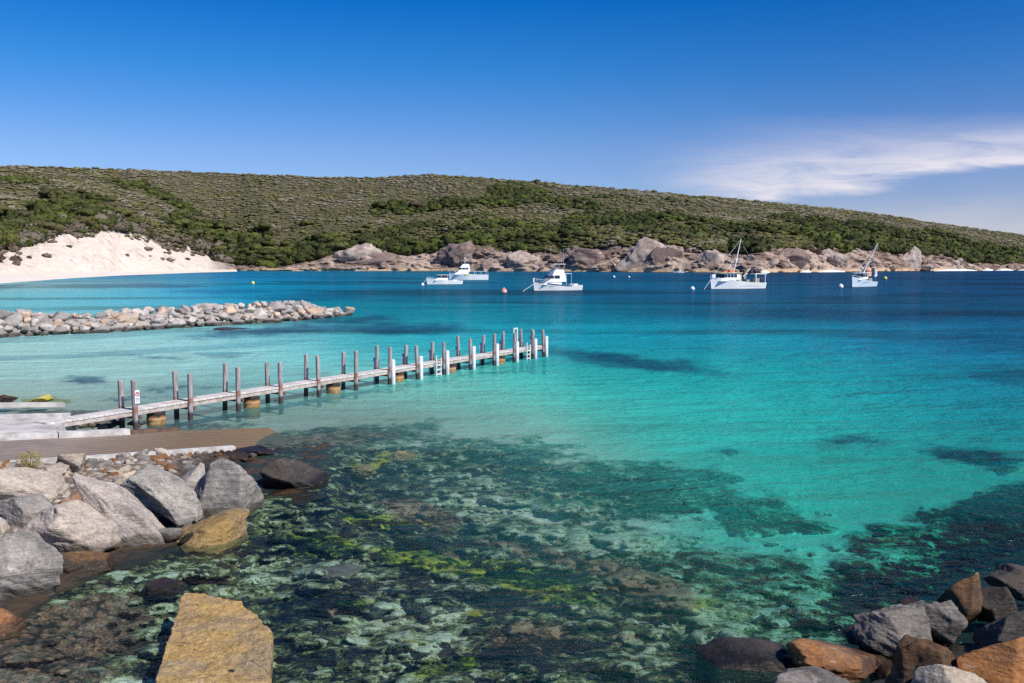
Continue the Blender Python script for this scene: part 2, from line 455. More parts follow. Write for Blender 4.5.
# control points in picture coordinates -> (body colour sRGB, tint, share of light the water itself returns)
CTRL = [
    (-40, 290, (150, 190, 190), 0, .60), (60, 286, (140, 190, 192), 0, .65), (130, 277, (60, 150, 175), 1, .8), (250, 276, (16, 118, 165), 2, .92), (330, 275, (0, 108, 136), 2, .92),
    (430, 275, (0, 101, 130), 2, .92), (600, 275, (0, 79, 112), 2, .94), (800, 275, (0, 65, 100), 2, .95), (1000, 275, (0, 58, 94), 2, .95),
    (0, 297, (120, 198, 205), 1, .70), (100, 293, (72, 185, 205), 1, .75), (200, 290, (28, 160, 198), 1, .85), (300, 288, (0, 121, 151), 2, .9), (400, 290, (0, 108, 136), 2, .92),
    (500, 290, (0, 97, 127), 2, .92), (600, 290, (0, 85, 117), 2, .94), (800, 290, (0, 75, 108), 2, .94), (1000, 290, (0, 64, 100), 2, .95),
    (400, 310, (0, 130, 148), 2, .82), (500, 312, (0, 128, 144), 2, .85), (600, 310, (0, 104, 130), 2, .88), (750, 310, (0, 95, 124), 2, .90), (900, 310, (0, 85, 117), 2, .92), (1010, 310, (0, 75, 109), 2, .92),
    (30, 350, (175, 233, 227), 0, .50), (150, 345, (170, 235, 235), 0, .50), (250, 340, (147, 233, 235), 0, .50), (400, 340, (55, 203, 211), 1, .55), (500, 335, (15, 173, 189), 1, .72),
    (600, 340, (11, 162, 181), 2, .70), (750, 345, (11, 154, 171), 2, .78), (900, 345, (8, 123, 154), 2, .85), (1010, 345, (6, 101, 140), 2, .88),
    (30, 375, (170, 222, 216), 0, .40), (120, 370, (164, 227, 222), 0, .42), (300, 375, (125, 212, 208), 0, 0.60), (450, 385, (100, 205, 190), 0, 0.62), (560, 375, (55, 195, 184), 1, .45),
    (680, 380, (22, 184, 178), 1, .55), (800, 380, (15, 171, 171), 1, .65), (920, 380, (11, 145, 159), 2, .72), (1015, 380, (8, 123, 147), 2, .78),
    (30, 420, (95, 110, 105), 0, 0.15), (150, 425, (85, 100, 105), 0, 0.35), (300, 415, (95, 140, 135), 0, 0.45), (420, 420, (85, 160, 145), 0, 0.42), (560, 420, (78, 185, 168), 0, 0.45), (680, 420, (41, 187, 176), 1, .5), (800, 420, (30, 181, 170), 1, .55), (920, 420, (19, 159, 159), 1, .6), (1015, 420, (13, 132, 145), 1, .65),
    (300, 460, (44, 88, 88), 0, .05), (450, 465, (55, 130, 128), 0, 0.20), (600, 470, (60, 165, 150), 0, 0.32), (750, 470, (35, 176, 160), 1, .42), (900, 470, (22, 162, 151), 1, .45), (1010, 470, (15, 129, 129), 1, .4),
    (250, 520, (14, 62, 72), 0, 0.07), (450, 525, (34, 105, 105), 0, 0.16), (600, 525, (42, 135, 120), 0, 0.24), (780, 525, (30, 140, 122), 1, .32), (950, 525, (6, 50, 62), 1, .2),
    (100, 600, (20, 40, 50), 0, .03), (350, 600, (12, 66, 74), 0, 0.07), (600, 600, (28, 85, 72), 0, 0.16), (740, 610, (42, 108, 84), 0, 0.30), (850, 590, (6, 45, 55), 1, .07), (980, 570, (4, 20, 34), 1, .05),
    (100, 680, (20, 40, 50), 0, .03), (400, 690, (14, 50, 54), 0, 0.08), (700, 690, (20, 66, 56), 0, 0.12), (950, 690, (4, 25, 35), 0, .05),
    (220, 400, (100, 165, 165), 0, .55), (830, 640, (14, 60, 52), 0, .2),
]
TINTS = [(0.80, 0.93, 0.91), (0.24, 0.90, 0.88), (0.07, 0.62, 0.72)]


def sea_fields(PX, PY):
    v = np.log(np.maximum(PY - 257, 2.0))
    num = np.zeros(PX.shape + (7,)); den = np.zeros(PX.shape)
    for (cx, cy, c, t, tb) in CTRL:
        cv = math.log(cy - 257)
        w = np.exp(-(((PX - cx) / 95.0) ** 2 + ((v - cv) / 0.20) ** 2)) + 1e-9 / (1 + ((PX - cx) / 95.0) ** 2 + ((v - cv) / 0.2) ** 2) ** 2
        val = np.concatenate([lin(c), TINTS[t], [tb]])
        num += w[..., None] * val; den += w
    return num / den[..., None]


def sea_material():
    m = bpy.data.materials.new('sea_water'); m.use_nodes = True; nt = m.node_tree; nt.nodes.clear(); L = nt.links.new
    out = N(nt, 'ShaderNodeOutputMaterial')
    geo = N(nt, 'ShaderNodeNewGeometry'); P = geo.outputs['Position']
    aB = N(nt, 'ShaderNodeAttribute', attribute_name='body'); aT = N(nt, 'ShaderNodeAttribute', attribute_name='tint')
    # patches of deeper water and weed out in the bay, and ripple tone
    pn = noise_n(nt, map_n(nt, P, (0.010, 0.030, 1)), 1.0, 5, 0.55, 0.6)
    pn2 = noise_n(nt, map_n(nt, P, (0.05, 0.16, 1)), 1.0, 4, 0.6, 0.3)
    g = math_n(nt, 'ADD', math_n(nt, 'MULTIPLY', pn, 1.5), math_n(nt, 'MULTIPLY', pn2, 0.45))
    pn3 = noise_n(nt, map_n(nt, P, (0.35, 1.0, 1)), 1.0, 3, 0.6, 0.4)  # ripple-scale tone in the body colour, standing for light on wave facets
    gm = math_n(nt, 'ADD', ramp_n(nt, g, [(0.80, 0.52), (0.97, 1.0), (1.0, 1.06)]), math_n(nt, 'MULTIPLY', math_n(nt, 'SUBTRACT', pn3, 0.5), 0.5))
    body = mix_c(nt, 1.0, aB.outputs['Color'], gm, 'MULTIPLY')
    # wave heights (long chop, ripples)
    w1 = noise_n(nt, map_n(nt, P, (0.55, 1.0, 1), (0, 0, R(14))), 0.9, 3, 0.5, 0.4)
    w2 = noise_n(nt, map_n(nt, P, (0.7, 1.2, 1), (0, 0, R(-10))), 3.6, 3, 0.6, 0.5)
    w3 = noise_n(nt, map_n(nt, P, (0.8, 1.0, 1), (0, 0, R(25))), 13.0, 2, 0.5, 0.3)
    w0 = noise_n(nt, map_n(nt, P, (0.12, 0.3, 1), (0, 0, R(8))), 1.0, 2, 0.5)
    w4 = noise_n(nt, map_n(nt, P, (0.16, 0.42, 1), (0, 0, R(10))), 1.0, 3, 0.55, 0.5)
    amp = math_n(nt, 'ADD', 0.5, w0)
    h = math_n(nt, 'ADD', math_n(nt, 'ADD', math_n(nt, 'MULTIPLY', w1, 0.28), math_n(nt, 'MULTIPLY', w2, 0.14)), math_n(nt, 'MULTIPLY', w3, 0.03))
    h = math_n(nt, 'ADD', math_n(nt, 'MULTIPLY', h, amp), math_n(nt, 'MULTIPLY', w4, 0.55))
    nrm = bump_n(nt, h, 1.0)
    nrm_s = bump_n(nt, h, 1.7)
    tr = N(nt, 'ShaderNodeBsdfTransparent'); L(aT.outputs['Color'], tr.inputs['Color'])
    df = N(nt, 'ShaderNodeBsdfDiffuse'); L(body, df.inputs['Color']); L(nrm_s, df.inputs['Normal'])
    mx = N(nt, 'ShaderNodeMixShader'); L(aB.outputs['Alpha'], mx.inputs[0]); L(tr.outputs[0], mx.inputs[1]); L(df.outputs[0], mx.inputs[2])
    gl = N(nt, 'ShaderNodeBsdfGlossy'); gl.inputs['Roughness'].default_value = 0.10; L(nrm, gl.inputs['Normal'])
    fr = N(nt, 'ShaderNodeFresnel'); fr.inputs[0].default_value = 1.33; L(nrm, fr.inputs['Normal'])
    fac = math_n(nt, 'MINIMUM', math_n(nt, 'MULTIPLY', fr.outputs[0], 0.65), 0.17)
    mx2 = N(nt, 'ShaderNodeMixShader'); L(fac, mx2.inputs[0]); L(mx.outputs[0], mx2.inputs[1]); L(gl.outputs[0], mx2.inputs[2])
    L(mx2.outputs[0], out.inputs[0])
    return m


PATCH = [(640, 361, 80, 7, .13, .75), (395, 328, 75, 6, 0, .7), (280, 331, 90, 4, -.06, .65), (345, 320, 50, 3.5, -.05, .6), (855, 440, 30, 6, 0, .45), (968, 455, 52, 8, .12, .62), (1010, 378, 40, 4, .05, .4), (735, 452, 26, 5, .1, .4), (860, 314, 150, 6, 0, .34), (660, 302, 90, 4, 0, .3), (440, 300, 90, 3, 0, .25), (930, 336, 100, 5, .02, .3), (720, 332, 80, 4, 0, .25), (560, 322, 60, 3, 0, .25), (82, 379, 26, 4.5, .05, .55), (155, 358, 34, 2, 0, .45), (226, 357, 22, 1.6, 0, .5), (170, 389, 70, 5, -.08, .35), (120, 286, 60, 2.2, 0, .35), (230, 291, 60, 2.4, 0, .35), (90, 275.5, 40, 1, 0, .5), (300, 297, 70, 3, 0, .3), (985, 300, 60, 3, 0, .2)]


def build_sea():
    cols, rows = fan_axes(2.2, 1.6)
    PX, PY = np.meshgrid(cols, rows)
    P = at(PX, PY, 0.0); P[..., 2] = 0
    f = sea_fields(PX, PY)
    X, Y = P[..., 0], P[..., 1]
    sc_ = np.clip((PY - 265) / 120, .06, 1.0)
    QX = PX + (fbm2(PX, PY * 5, .012, 5, 211, .6) * 50 + fbm2(PX, PY * 5, .05, 4, 213, .6) * 14)
    QY = PY + (fbm2(PX, PY * 5, .014, 5, 215, .6) * 11 + fbm2(PX, PY * 5, .06, 4, 217, .6) * 4) * sc_
    pm = np.zeros(PX.shape)
    for (cx, cy, rx, ry, sl, st) in PATCH:
        q = ((QX - cx) / rx) ** 2 + ((QY - cy - sl * (QX - cx)) / ry) ** 2
        pm = np.maximum(pm, st * sstep(0.1, .75, np.exp(-q * .8)))
    f[..., :3] *= 1 - pm[..., None] * np.array([1.0, .92, .72])
    body = np.concatenate([f[..., :3], f[..., 6:7]], -1)
    me = mesh_np('sea', P.reshape(-1, 3), grid_faces(len(rows), len(cols))[:, ::-1], True, {'body': body.reshape(-1, 4), 'tint': f[..., 3:6].reshape(-1, 3)})
    o = link('sea', me, sea_material()); o['kind'] = 'structure'


# ------------------------------------------------------------------ sea bed
# (kind, cx, cy, rx, ry, slope, strength)
BLOBS = [
    ('reef', 300, 500, 200, 60, 0, 1.2), ('reef', 420, 610, 330, 85, 0, 1.6), ('reef', 600, 490, 170, 32, .06, 1.1), ('reef', 470, 455, 130, 22, 0, .9), ('reef', 320, 440, 140, 16, -.1, .9), ('reef', 700, 640, 130, 60, 0, 1.2), ('reef', 640, 565, 120, 32, .1, 1.0), ('reef', 950, 565, 110, 50, -.1, 1.3), ('reef', 100, 600, 150, 80, 0, 1.2), ('reef', 180, 432, 120, 10, -.1, .7), ('reef', 760, 520, 90, 14, .1, .8), ('reef', 840, 590, 60, 26, .1, .9), ('reef', 760, 590, 110, 45, .1, 1.1), ('reef', 800, 630, 90, 30, 0, 1.2), ('green', 770, 600, 90, 30, 0, .45),
    ('weed', 82, 379, 26, 4.5, 0.05, .9), ('weed', 155, 358, 34, 2.0, .02, .6), ('weed', 226, 357, 22, 1.6, -.02, .7),
    ('weed', 170, 389, 70, 5, -.08, .62), ('weed', 120, 399, 60, 5, -.05, .6), ('weed', 280, 390, 70, 5, -.15, .5),
    ('weed', 395, 328, 75, 6, .0, 1.2), ('weed', 270, 331, 90, 4, -.06, 1.0), ('weed', 350, 319, 45, 3.5, -.05, 1.0), ('weed', 440, 329, 60, 3, 0, .7),
    ('weed', 645, 362, 66, 6, .13, 1.3), ('weed', 570, 349, 40, 3, .12, .7), ('weed', 855, 440, 30, 6, .0, .8), ('weed', 968, 455, 50, 8, .12, 1.2), ('weed', 735, 452, 26, 5, .1, .6), ('weed', 1010, 378, 40, 4, .05, .7),
    ('weed', 600, 484, 110, 12, .09, .72), ('weed', 690, 508, 90, 8, .1, .7), ('weed', 760, 522, 70, 7, .1, .7), ('weed', 520, 475, 60, 9, .1, .5), ('weed', 330, 478, 80, 14, .0, .6),
    ('weed', 995, 520, 60, 24, -.35, 1.7), ('weed', 930, 580, 80, 22, -.15, 1.6), ('weed', 1030, 545, 60, 30, 0, 1.5), ('weed', 870, 603, 45, 16, 0, 1.2), ('pale', 905, 564, 50, 6, .17, 2.2), ('weed', 690, 475, 50, 8, .1, .6), ('weed', 600, 443, 60, 5, .1, .5),
    ('weed', 260, 548, 100, 18, -.1, .7), ('weed', 325, 605, 50, 24, 0, .7), ('weed', 540, 660, 100, 24, 0, .75), ('weed', 450, 598, 110, 7, .12, .8), ('weed', 640, 600, 60, 12, .2, .8), ('weed', 330, 665, 50, 18, 0, .5), ('weed', 740, 668, 75, 20, 0, 1.6), ('weed', 430, 545, 90, 10, .1, .7),
    ('brown', 425, 515, 42, 13, .35, 1.3), ('brown', 580, 565, 95, 9, .22, 1.3), ('brown', 655, 588, 50, 16, .2, 1.1), ('brown', 540, 640, 80, 32, 0, .7), ('brown', 350, 530, 40, 10, .1, .5), ('brown', 320, 440, 120, 12, -.12, .8), ('brown', 180, 432, 100, 8, -.1, .6), ('brown', 400, 450, 60, 8, 0, .5),
    ('green', 385, 523, 40, 12, .1, 1.2), ('green', 510, 577, 75, 12, .2, 1.5), ('green', 420, 558, 70, 12, .1, .9), ('green', 330, 545, 50, 16, .1, .8), ('green', 270, 530, 50, 12, -.1, .6), ('green', 440, 665, 120, 18, 0, .6), ('green', 290, 590, 60, 20, 0, .5), ('green', 700, 605, 100, 34, 0, .6), ('green', 380, 690, 120, 20, 0, .5),
    ('pale', 410, 625, 66, 26, 0, 1.4), ('pale', 275, 572, 34, 12, .0, 1.6), ('pale', 345, 574, 22, 6, 0, .9), ('pale', 490, 505, 70, 12, .1, 1.0), ('pale', 620, 540, 110, 12, .06, 1.2), ('pale', 700, 610, 80, 30, .1, .9), ('pale', 200, 600, 50, 14, -.1, .5), ('pale', 790, 590, 50, 18, 0, .7), ('pale', 450, 475, 60, 12, .1, .7), ('pale', 760, 545, 80, 12, 0, .8),
    ('yellow', 402, 457, 15, 5, 0, 1.6), ('yellow', 362, 470, 13, 4.5, 0, 1.6), ('yellow', 383, 466, 8, 3, 0, 1.1), ('yellow', 236, 537, 14, 8, 0, .8), ('yellow', 425, 525, 30, 5, .2, .5), ('yellow', 45, 401, 26, 5, 0, 1.2), ('yellow', 100, 405, 30, 4, 0, .5), ('yellow', 200, 437, 60, 4, -.1, .5),
    ('yellow', 470, 615, 26, 6, .1, .6), ('yellow', 300, 640, 24, 7, 0, .5), ('yellow', 420, 640, 30, 7, 0, .55), ('yellow', 530, 592, 40, 6, .15, .6), ('brown', 330, 610, 40, 9, 0, .6), ('brown', 470, 560, 30, 7, .2, .6), ('brown', 610, 640, 50, 12, 0, .6), ('green', 560, 600, 40, 8, .1, .8), ('green', 360, 600, 40, 8, 0, .7),
    ('gravel', 40, 645, 110, 44, -.1, 1.3), ('gravel', 110, 605, 60, 26, -.1, .8), ('gravel', 60, 418, 90, 12, 0, .9), ('gravel', 230, 445, 80, 10, -.1, .7), ('gravel', 140, 425, 80, 10, 0, .6),
]


def bed_depth(PX, PY):
    y = PY
    d = np.interp(y, [264, 275, 300, 345, 400, 450, 520, 600, 700, 1500], [6, 5, 4, 2.6, 1.3, 0.85, 0.7, 0.55, 0.5, 0.5])
    rt = sstep(560, 900, PX)
    d = d * (1 + 0.5 * rt)
    sh = sstep(330, 60, PX) * sstep(385, 420, y) * (1 - sstep(452, 480, y))     # shallows beside the ramp
    d = d * (1 - 0.72 * sh)
    jt = sstep(600, 500, PX) * sstep(355, 380, y) * (1 - sstep(440, 475, y))
    d = d * (1 - jt) + jt * np.minimum(d, 0.45)
    bl = sstep(160, 0, PX) * sstep(560, 610, y)
    d = d * (1 - 0.5 * bl)
    ysh = np.interp(PX, [-200, -60, 20, 64, 110, 160, 240, 262, 325, 345], [700, 645, 608, 580, 562, 546, 512, 496, 466, 440])
    shf = sstep(-6, 85, y - ysh) * sstep(380, 330, PX) * (y > 440) + (1 - sstep(380, 330, PX) * (y > 440))
    d = np.maximum(d * shf, .05)
    bch = sstep(200, 20, PX) * sstep(305, 280, y)
    d = d * (1 - 0.9 * bch)
    return d


def build_bed():
    cols, rows = fan_axes(2.0, 1.5)
    PX, PY = np.meshgrid(cols, rows)
    S = at(PX, PY, 0.0)
    X, Y = S[..., 0], S[..., 1]
    d = bed_depth(PX, PY)
    n1 = fbm2(X, Y, 0.33, 5, 3); n2 = fbm2(X, Y, 1.3, 5, 9, 0.6); n3 = fbm2(X, Y, 5.0, 3, 15)
    ed = 0.55 * n1 + 0.45 * n2
    # ragged, streaky outlines
    wx = fbm2(X, Y * 2.2, 0.55, 5, 21, .6) * 34 + fbm2(X * .5, Y * 3, 2.2, 4, 23, .6) * 12
    wy = fbm2(X, Y * 2.0, 0.6, 5, 25, .6) * 9 + fbm2(X * .5, Y * 3, 2.4, 4, 27, .6) * 5
    sc_ = np.clip((PY - 300) / 250, .12, 1.0)
    QX = PX + wx * sc_; QY = PY + wy * sc_
    A = {k: np.zeros(PX.shape) for k in ('reef', 'weed', 'brown', 'green', 'pale', 'yellow', 'gravel')}
    for (k, cx, cy, rx, ry, sl, s) in BLOBS:
        q = ((QX - cx) / rx) ** 2 + ((QY - cy - sl * (QX - cx)) / ry) ** 2
        A[k] = np.maximum(A[k], s * np.exp(-q * 0.8))
    for k, (lo, hi) in dict(reef=(.3, .75), weed=(.25, .9), brown=(.35, .8), green=(.3, .9), pale=(.25, 1.0), yellow=(.4, .7), gravel=(.3, .9)).items():
        nn = .35 * n2 if k in ('reef', 'weed') else .3 * fbm2(X + 40, Y, 1.6, 4, 33, .6)
        A[k] = sstep(lo, hi, A[k] + nn * np.clip(A[k] * 2, 0, 1))
    A['reef'] = np.maximum(A['reef'], np.clip(A['weed'] * 1.1, 0, 1))
    LT = np.clip(.50 - .34 * A['weed'] + .28 * A['pale'] + .16 * n1, 0, 1)
    near = sstep(400, 470, PY)
    WX = X + .22 * fbm2(X, Y, 1.4, 4, 61); WY = Y + .22 * fbm2(X, Y, 1.4, 4, 63)
    f1, c1 = worley(WX, WY, 0.95, 11); f2, c2 = worley(WX, WY, 2.3, 21)
    dome1 = np.clip(1 - (f1 / .62) ** 2, 0, 1) ** .6 * np.clip(c1 * 1.8 - .6, 0, 1); dome2 = np.clip(1 - (f2 / .6) ** 2, 0, 1) ** .6 * np.clip(c2 * 1.6 - .5, 0, 1)
    LT = np.clip(LT + A['reef'] * ((c2 - .5) * .30 * (dome2 > 0) + (c1 - .5) * .16 + .08 * dome2 - .16 * sstep(.45, .75, f2)), 0, 1)  # stone tops paler, gaps darker: lit tops and shaded gaps put into tone
    lump = (np.abs(n2) * 0.34 + np.abs(n3) * 0.12) * near * (0.2 + 0.8 * A['reef'])
    lump = lump * .6 + near * A['reef'] * (dome1 * .26 + dome2 * .15)
    d2 = np.maximum(d - lump * np.clip(d / 0.5, 0.1, 1.0), 0.04)
    ray = rays(PX, PY)
    t = (-d2 - HC) / ray[..., 2]
    P = ray * t[..., None]; P[..., 2] += HC
    m, nt, b = new_mat('sea_bed_sand_and_weed'); L = nt.links.new
    geo = N(nt, 'ShaderNodeNewGeometry'); Pn = geo.outputs['Position']
    a1 = N(nt, 'ShaderNodeAttribute', attribute_name='m1'); a2 = N(nt, 'ShaderNodeAttribute', attribute_name='m2')
    s1 = N(nt, 'ShaderNodeSeparateColor'); L(a1.outputs['Color'], s1.inputs[0]); s2 = N(nt, 'ShaderNodeSeparateColor'); L(a2.outputs['Color'], s2.inputs[0])
    fine = noise_n(nt, Pn, 6.0, 6, 0.68, 0.4); fine2 = noise_n(nt, Pn, 22.0, 4, 0.6)
    mid = noise_n(nt, Pn, 1.7, 5, 0.62, 0.5)
    sand = mix_c(nt, smooth_n(nt, mid, 0.3, 0.7), (0.60, 0.57, 0.46), (0.74, 0.71, 0.60))
    st1 = noise_n(nt, map_n(nt, Pn, (1.0, 1.9, 1)), 1.5, 8, 0.72, 0.9)
    st2 = noise_n(nt, map_n(nt, Pn, (1.0, 1.8, 1)), 7.0, 6, 0.72, 0.6)
    src = math_n(nt, 'ADD', math_n(nt, 'ADD', math_n(nt, 'MULTIPLY', st1, .55), math_n(nt, 'MULTIPLY', st2, .45)), math_n(nt, 'MULTIPLY', math_n(nt, 'SUBTRACT', s1.outputs[1], .5), .42))
    st3 = noise_n(nt, Pn, 19.0, 5, 0.7, 0.5)
    src = math_n(nt, 'ADD', math_n(nt, 'ADD', math_n(nt, 'MULTIPLY', math_n(nt, 'SUBTRACT', src, .5), 1.4), .492), math_n(nt, 'MULTIPLY', math_n(nt, 'SUBTRACT', st3, .5), .42))
    rv = N(nt, 'ShaderNodeTexVoronoi'); rv.inputs['Scale'].default_value = 5.0; rv.inputs['Randomness'].default_value = 1.0
    rd = N(nt, 'ShaderNodeVectorMath', operation='ADD'); L(Pn, rd.inputs[0]); rn = N(nt, 'ShaderNodeTexNoise'); rn.inputs['Scale'].default_value = 5.0; L(Pn, rn.inputs['Vector'])
    rsc = N(nt, 'ShaderNodeVectorMath', operation='SCALE'); rsc.inputs['Scale'].default_value = .3; L(rn.outputs['Color'], rsc.inputs[0]); L(rsc.outputs[0], rd.inputs[1]); L(rd.outputs[0], rv.inputs['Vector'])
    rs_ = N(nt, 'ShaderNodeSeparateColor'); L(rv.outputs['Color'], rs_.inputs[0])
    src = math_n(nt, 'ADD', src, math_n(nt, 'ADD', math_n(nt, 'MULTIPLY', math_n(nt, 'SUBTRACT', rs_.outputs[0], .5), .26), math_n(nt, 'MULTIPLY', math_n(nt, 'SUBTRACT', .4, rv.outputs['Distance']), .16)))
    reefc = ramp_n(nt, src, [(.32, (.006, .010, .020)), (.42, (.026, .036, .036)), (.47, (.075, .075, .038)), (.53, (.15, .15, .055)), (.59, (.25, .285, .17)), (.70, (.48, .50, .39))])
    greenc = ramp_n(nt, src, [(.34, (.006, .016, .012)), (.43, (.020, .05, .010)), (.52, (.12, .17, .015)), (.61, (.38, .36, .05))])
    brownc = ramp_n(nt, src, [(.34, (.012, .008, .010)), (.42, (.07, .035, .022)), (.50, (.20, .11, .065)), (.60, (.34, .22, .15))])
    gravel = ramp_n(nt, fine2, [(0.3, (0.04, 0.030, 0.032)), (0.5, (0.16, 0.105, 0.085)), (0.62, (0.30, 0.18, 0.135)), (0.75, (0.42, 0.31, 0.26))])
    gv = N(nt, 'ShaderNodeTexVoronoi'); gv.inputs['Scale'].default_value = 7.0; L(Pn, gv.inputs['Vector']); gs = N(nt, 'ShaderNodeSeparateColor'); L(gv.outputs['Color'], gs.inputs[0])
    gravel = mix_c(nt, .75, gravel, mix_c(nt, 1.0, gravel, ramp_n(nt, gs.outputs[0], [(0, (.35, .33, .36)), (.5, (1.0, .9, .85)), (.8, (1.5, 1.1, .9)), (1, (2.0, 1.8, 1.7))]), 'MULTIPLY'))
    gravel = mix_c(nt, smooth_n(nt, gv.outputs['Distance'], .45, .8), gravel, (.02, .018, .02))
    yelc = mix_c(nt, smooth_n(nt, fine2, 0.3, 0.7), (0.24, 0.22, 0.03), (0.52, 0.44, 0.06))

    def thr(fac, w=0.3):
        x = math_n(nt, 'ADD', fac, math_n(nt, 'MULTIPLY', math_n(nt, 'SUBTRACT', st2, 0.5), 1.6))
        return smooth_n(nt, x, 0.5 - w, 0.5 + w)
    c = mix_c(nt, thr(s1.outputs[0]), sand, reefc)
    c = mix_c(nt, thr(s1.outputs[2]), c, greenc)
    c = mix_c(nt, thr(s2.outputs[0]), c, brownc)
    c = mix_c(nt, math_n(nt, 'MULTIPLY', thr(s2.outputs[1]), .9), c, gravel)
    c = mix_c(nt, thr(s2.outputs[2]), c, yelc)
    L(c, b.inputs['Base Color']); b.inputs['Roughness'].default_value = 0.95; b.inputs['Specular IOR Level'].default_value = 0.1
    L(bump_n(nt, math_n(nt, 'ADD', fine, math_n(nt, 'MULTIPLY', fine2, 0.4)), 0.06), b.inputs['Normal'])
    m1 = np.stack([A['reef'], LT, A['green']], -1).reshape(-1, 3)
    m2 = np.stack([A['brown'], A['gravel'], A['yellow']], -1).reshape(-1, 3)
    me = mesh_np('seabed', P.reshape(-1, 3), grid_faces(len(rows), len(cols))[:, ::-1], True, {'m1': m1, 'm2': m2})
    o = link('seabed', me, m); o['kind'] = 'structure'


build_sea()
build_bed()


# ------------------------------------------------------------------ far headland
SHORE = ([-1200, -500, -200, -60, 0, 60, 120, 200, 260, 430, 640, 760, 900, 1024, 1200, 1500, 2300], [330, 312, 297, 289, 283.5, 279, 275.5, 272.5, 271, 271, 272, 272.5, 271, 270, 269.5, 269, 268.5])
ROCKT = ([-1200, -200, -60, 0, 20, 45, 70, 100, 130, 160, 200, 232, 260, 300, 330, 365, 400, 430, 455, 480, 520, 560, 600, 640, 665, 700, 740, 780, 830, 870, 905, 940, 980, 1024, 1200, 2300],
         [250, 250, 252, 250, 245, 238, 232, 229, 233, 242, 254, 264, 266, 262, 254, 249, 250, 252, 244, 243, 249, 247, 244, 240, 240, 246, 250, 244, 248, 246, 250, 256, 262, 264, 264, 264])
SKYL = ([-1200, -500, -200, 0, 60, 150, 250, 330, 380, 430, 480, 540, 600, 650, 700, 760, 830, 880, 930, 980, 1024, 1100, 1250, 1600, 2300],
        [225, 190, 172, 165, 166, 169, 173, 176, 176, 173, 176, 181, 186, 190, 195, 200, 207, 213, 221, 228, 234, 242, 252, 258, 262])


def cr_interp(x, t):
    return np.interp(x, t[0], t[1])


def sand_mask(px):
    return sstep(238, 205, np.asarray(px, float))


def beach_px(px):
    return np.interp(px, [-1200, -60, 0, 60, 110, 170, 236, 262], [14, 9, 7, 4.5, 3, 2, 1, 0])


def hill_point(px, s):
    """s 0 shore .. 1 top of the rock band .. 2 skyline .. 2.5 behind; returns world point (before relief noise)"""
    ys = cr_interp(px, SHORE) - beach_px(px); yt = cr_interp(px, ROCKT); px_ = np.asarray(px, float) + 0 * np.asarray(s, float); yt = np.minimum(yt + 4.5 * fbm(np.stack([px_ * .07, 0 * px_, 0 * px_], -1), 4, 121, gain=.6), ys - .5); yk = cr_interp(px, SKYL) + 1.5
    Ds = HC * F / (ys - YH) / 1.0
    Ds = at(px, ys, 0.0)[..., 1]
    wdt = (14 + 0.03 * Ds) * (1 + 1.6 * sand_mask(px))
    Dt = Ds + wdt
    Dc = Ds + 430
    py = np.where(s <= 1, ys + (yt - ys) * np.power(np.clip(s, 0, 1), 0.85), yt + (yk - yt) * np.clip(s - 1, 0, 1))
    D = np.where(s <= 1, Ds + wdt * np.clip(s, 0, 1) ** 1.2, Dt + (Dc - Dt) * np.power(np.clip(s - 1, 0, 1), 1.45))
    P = at_y(px, py, D)
    P[..., 2] = np.where(s <= 0, 0.0, P[..., 2])
    ex = np.clip(s - 2, 0, None)
    Pc = P.copy()
    Pc[..., 1] = P[..., 1] + ex * 900; Pc[..., 2] = P[..., 2] - ex * ex * 120
    return Pc




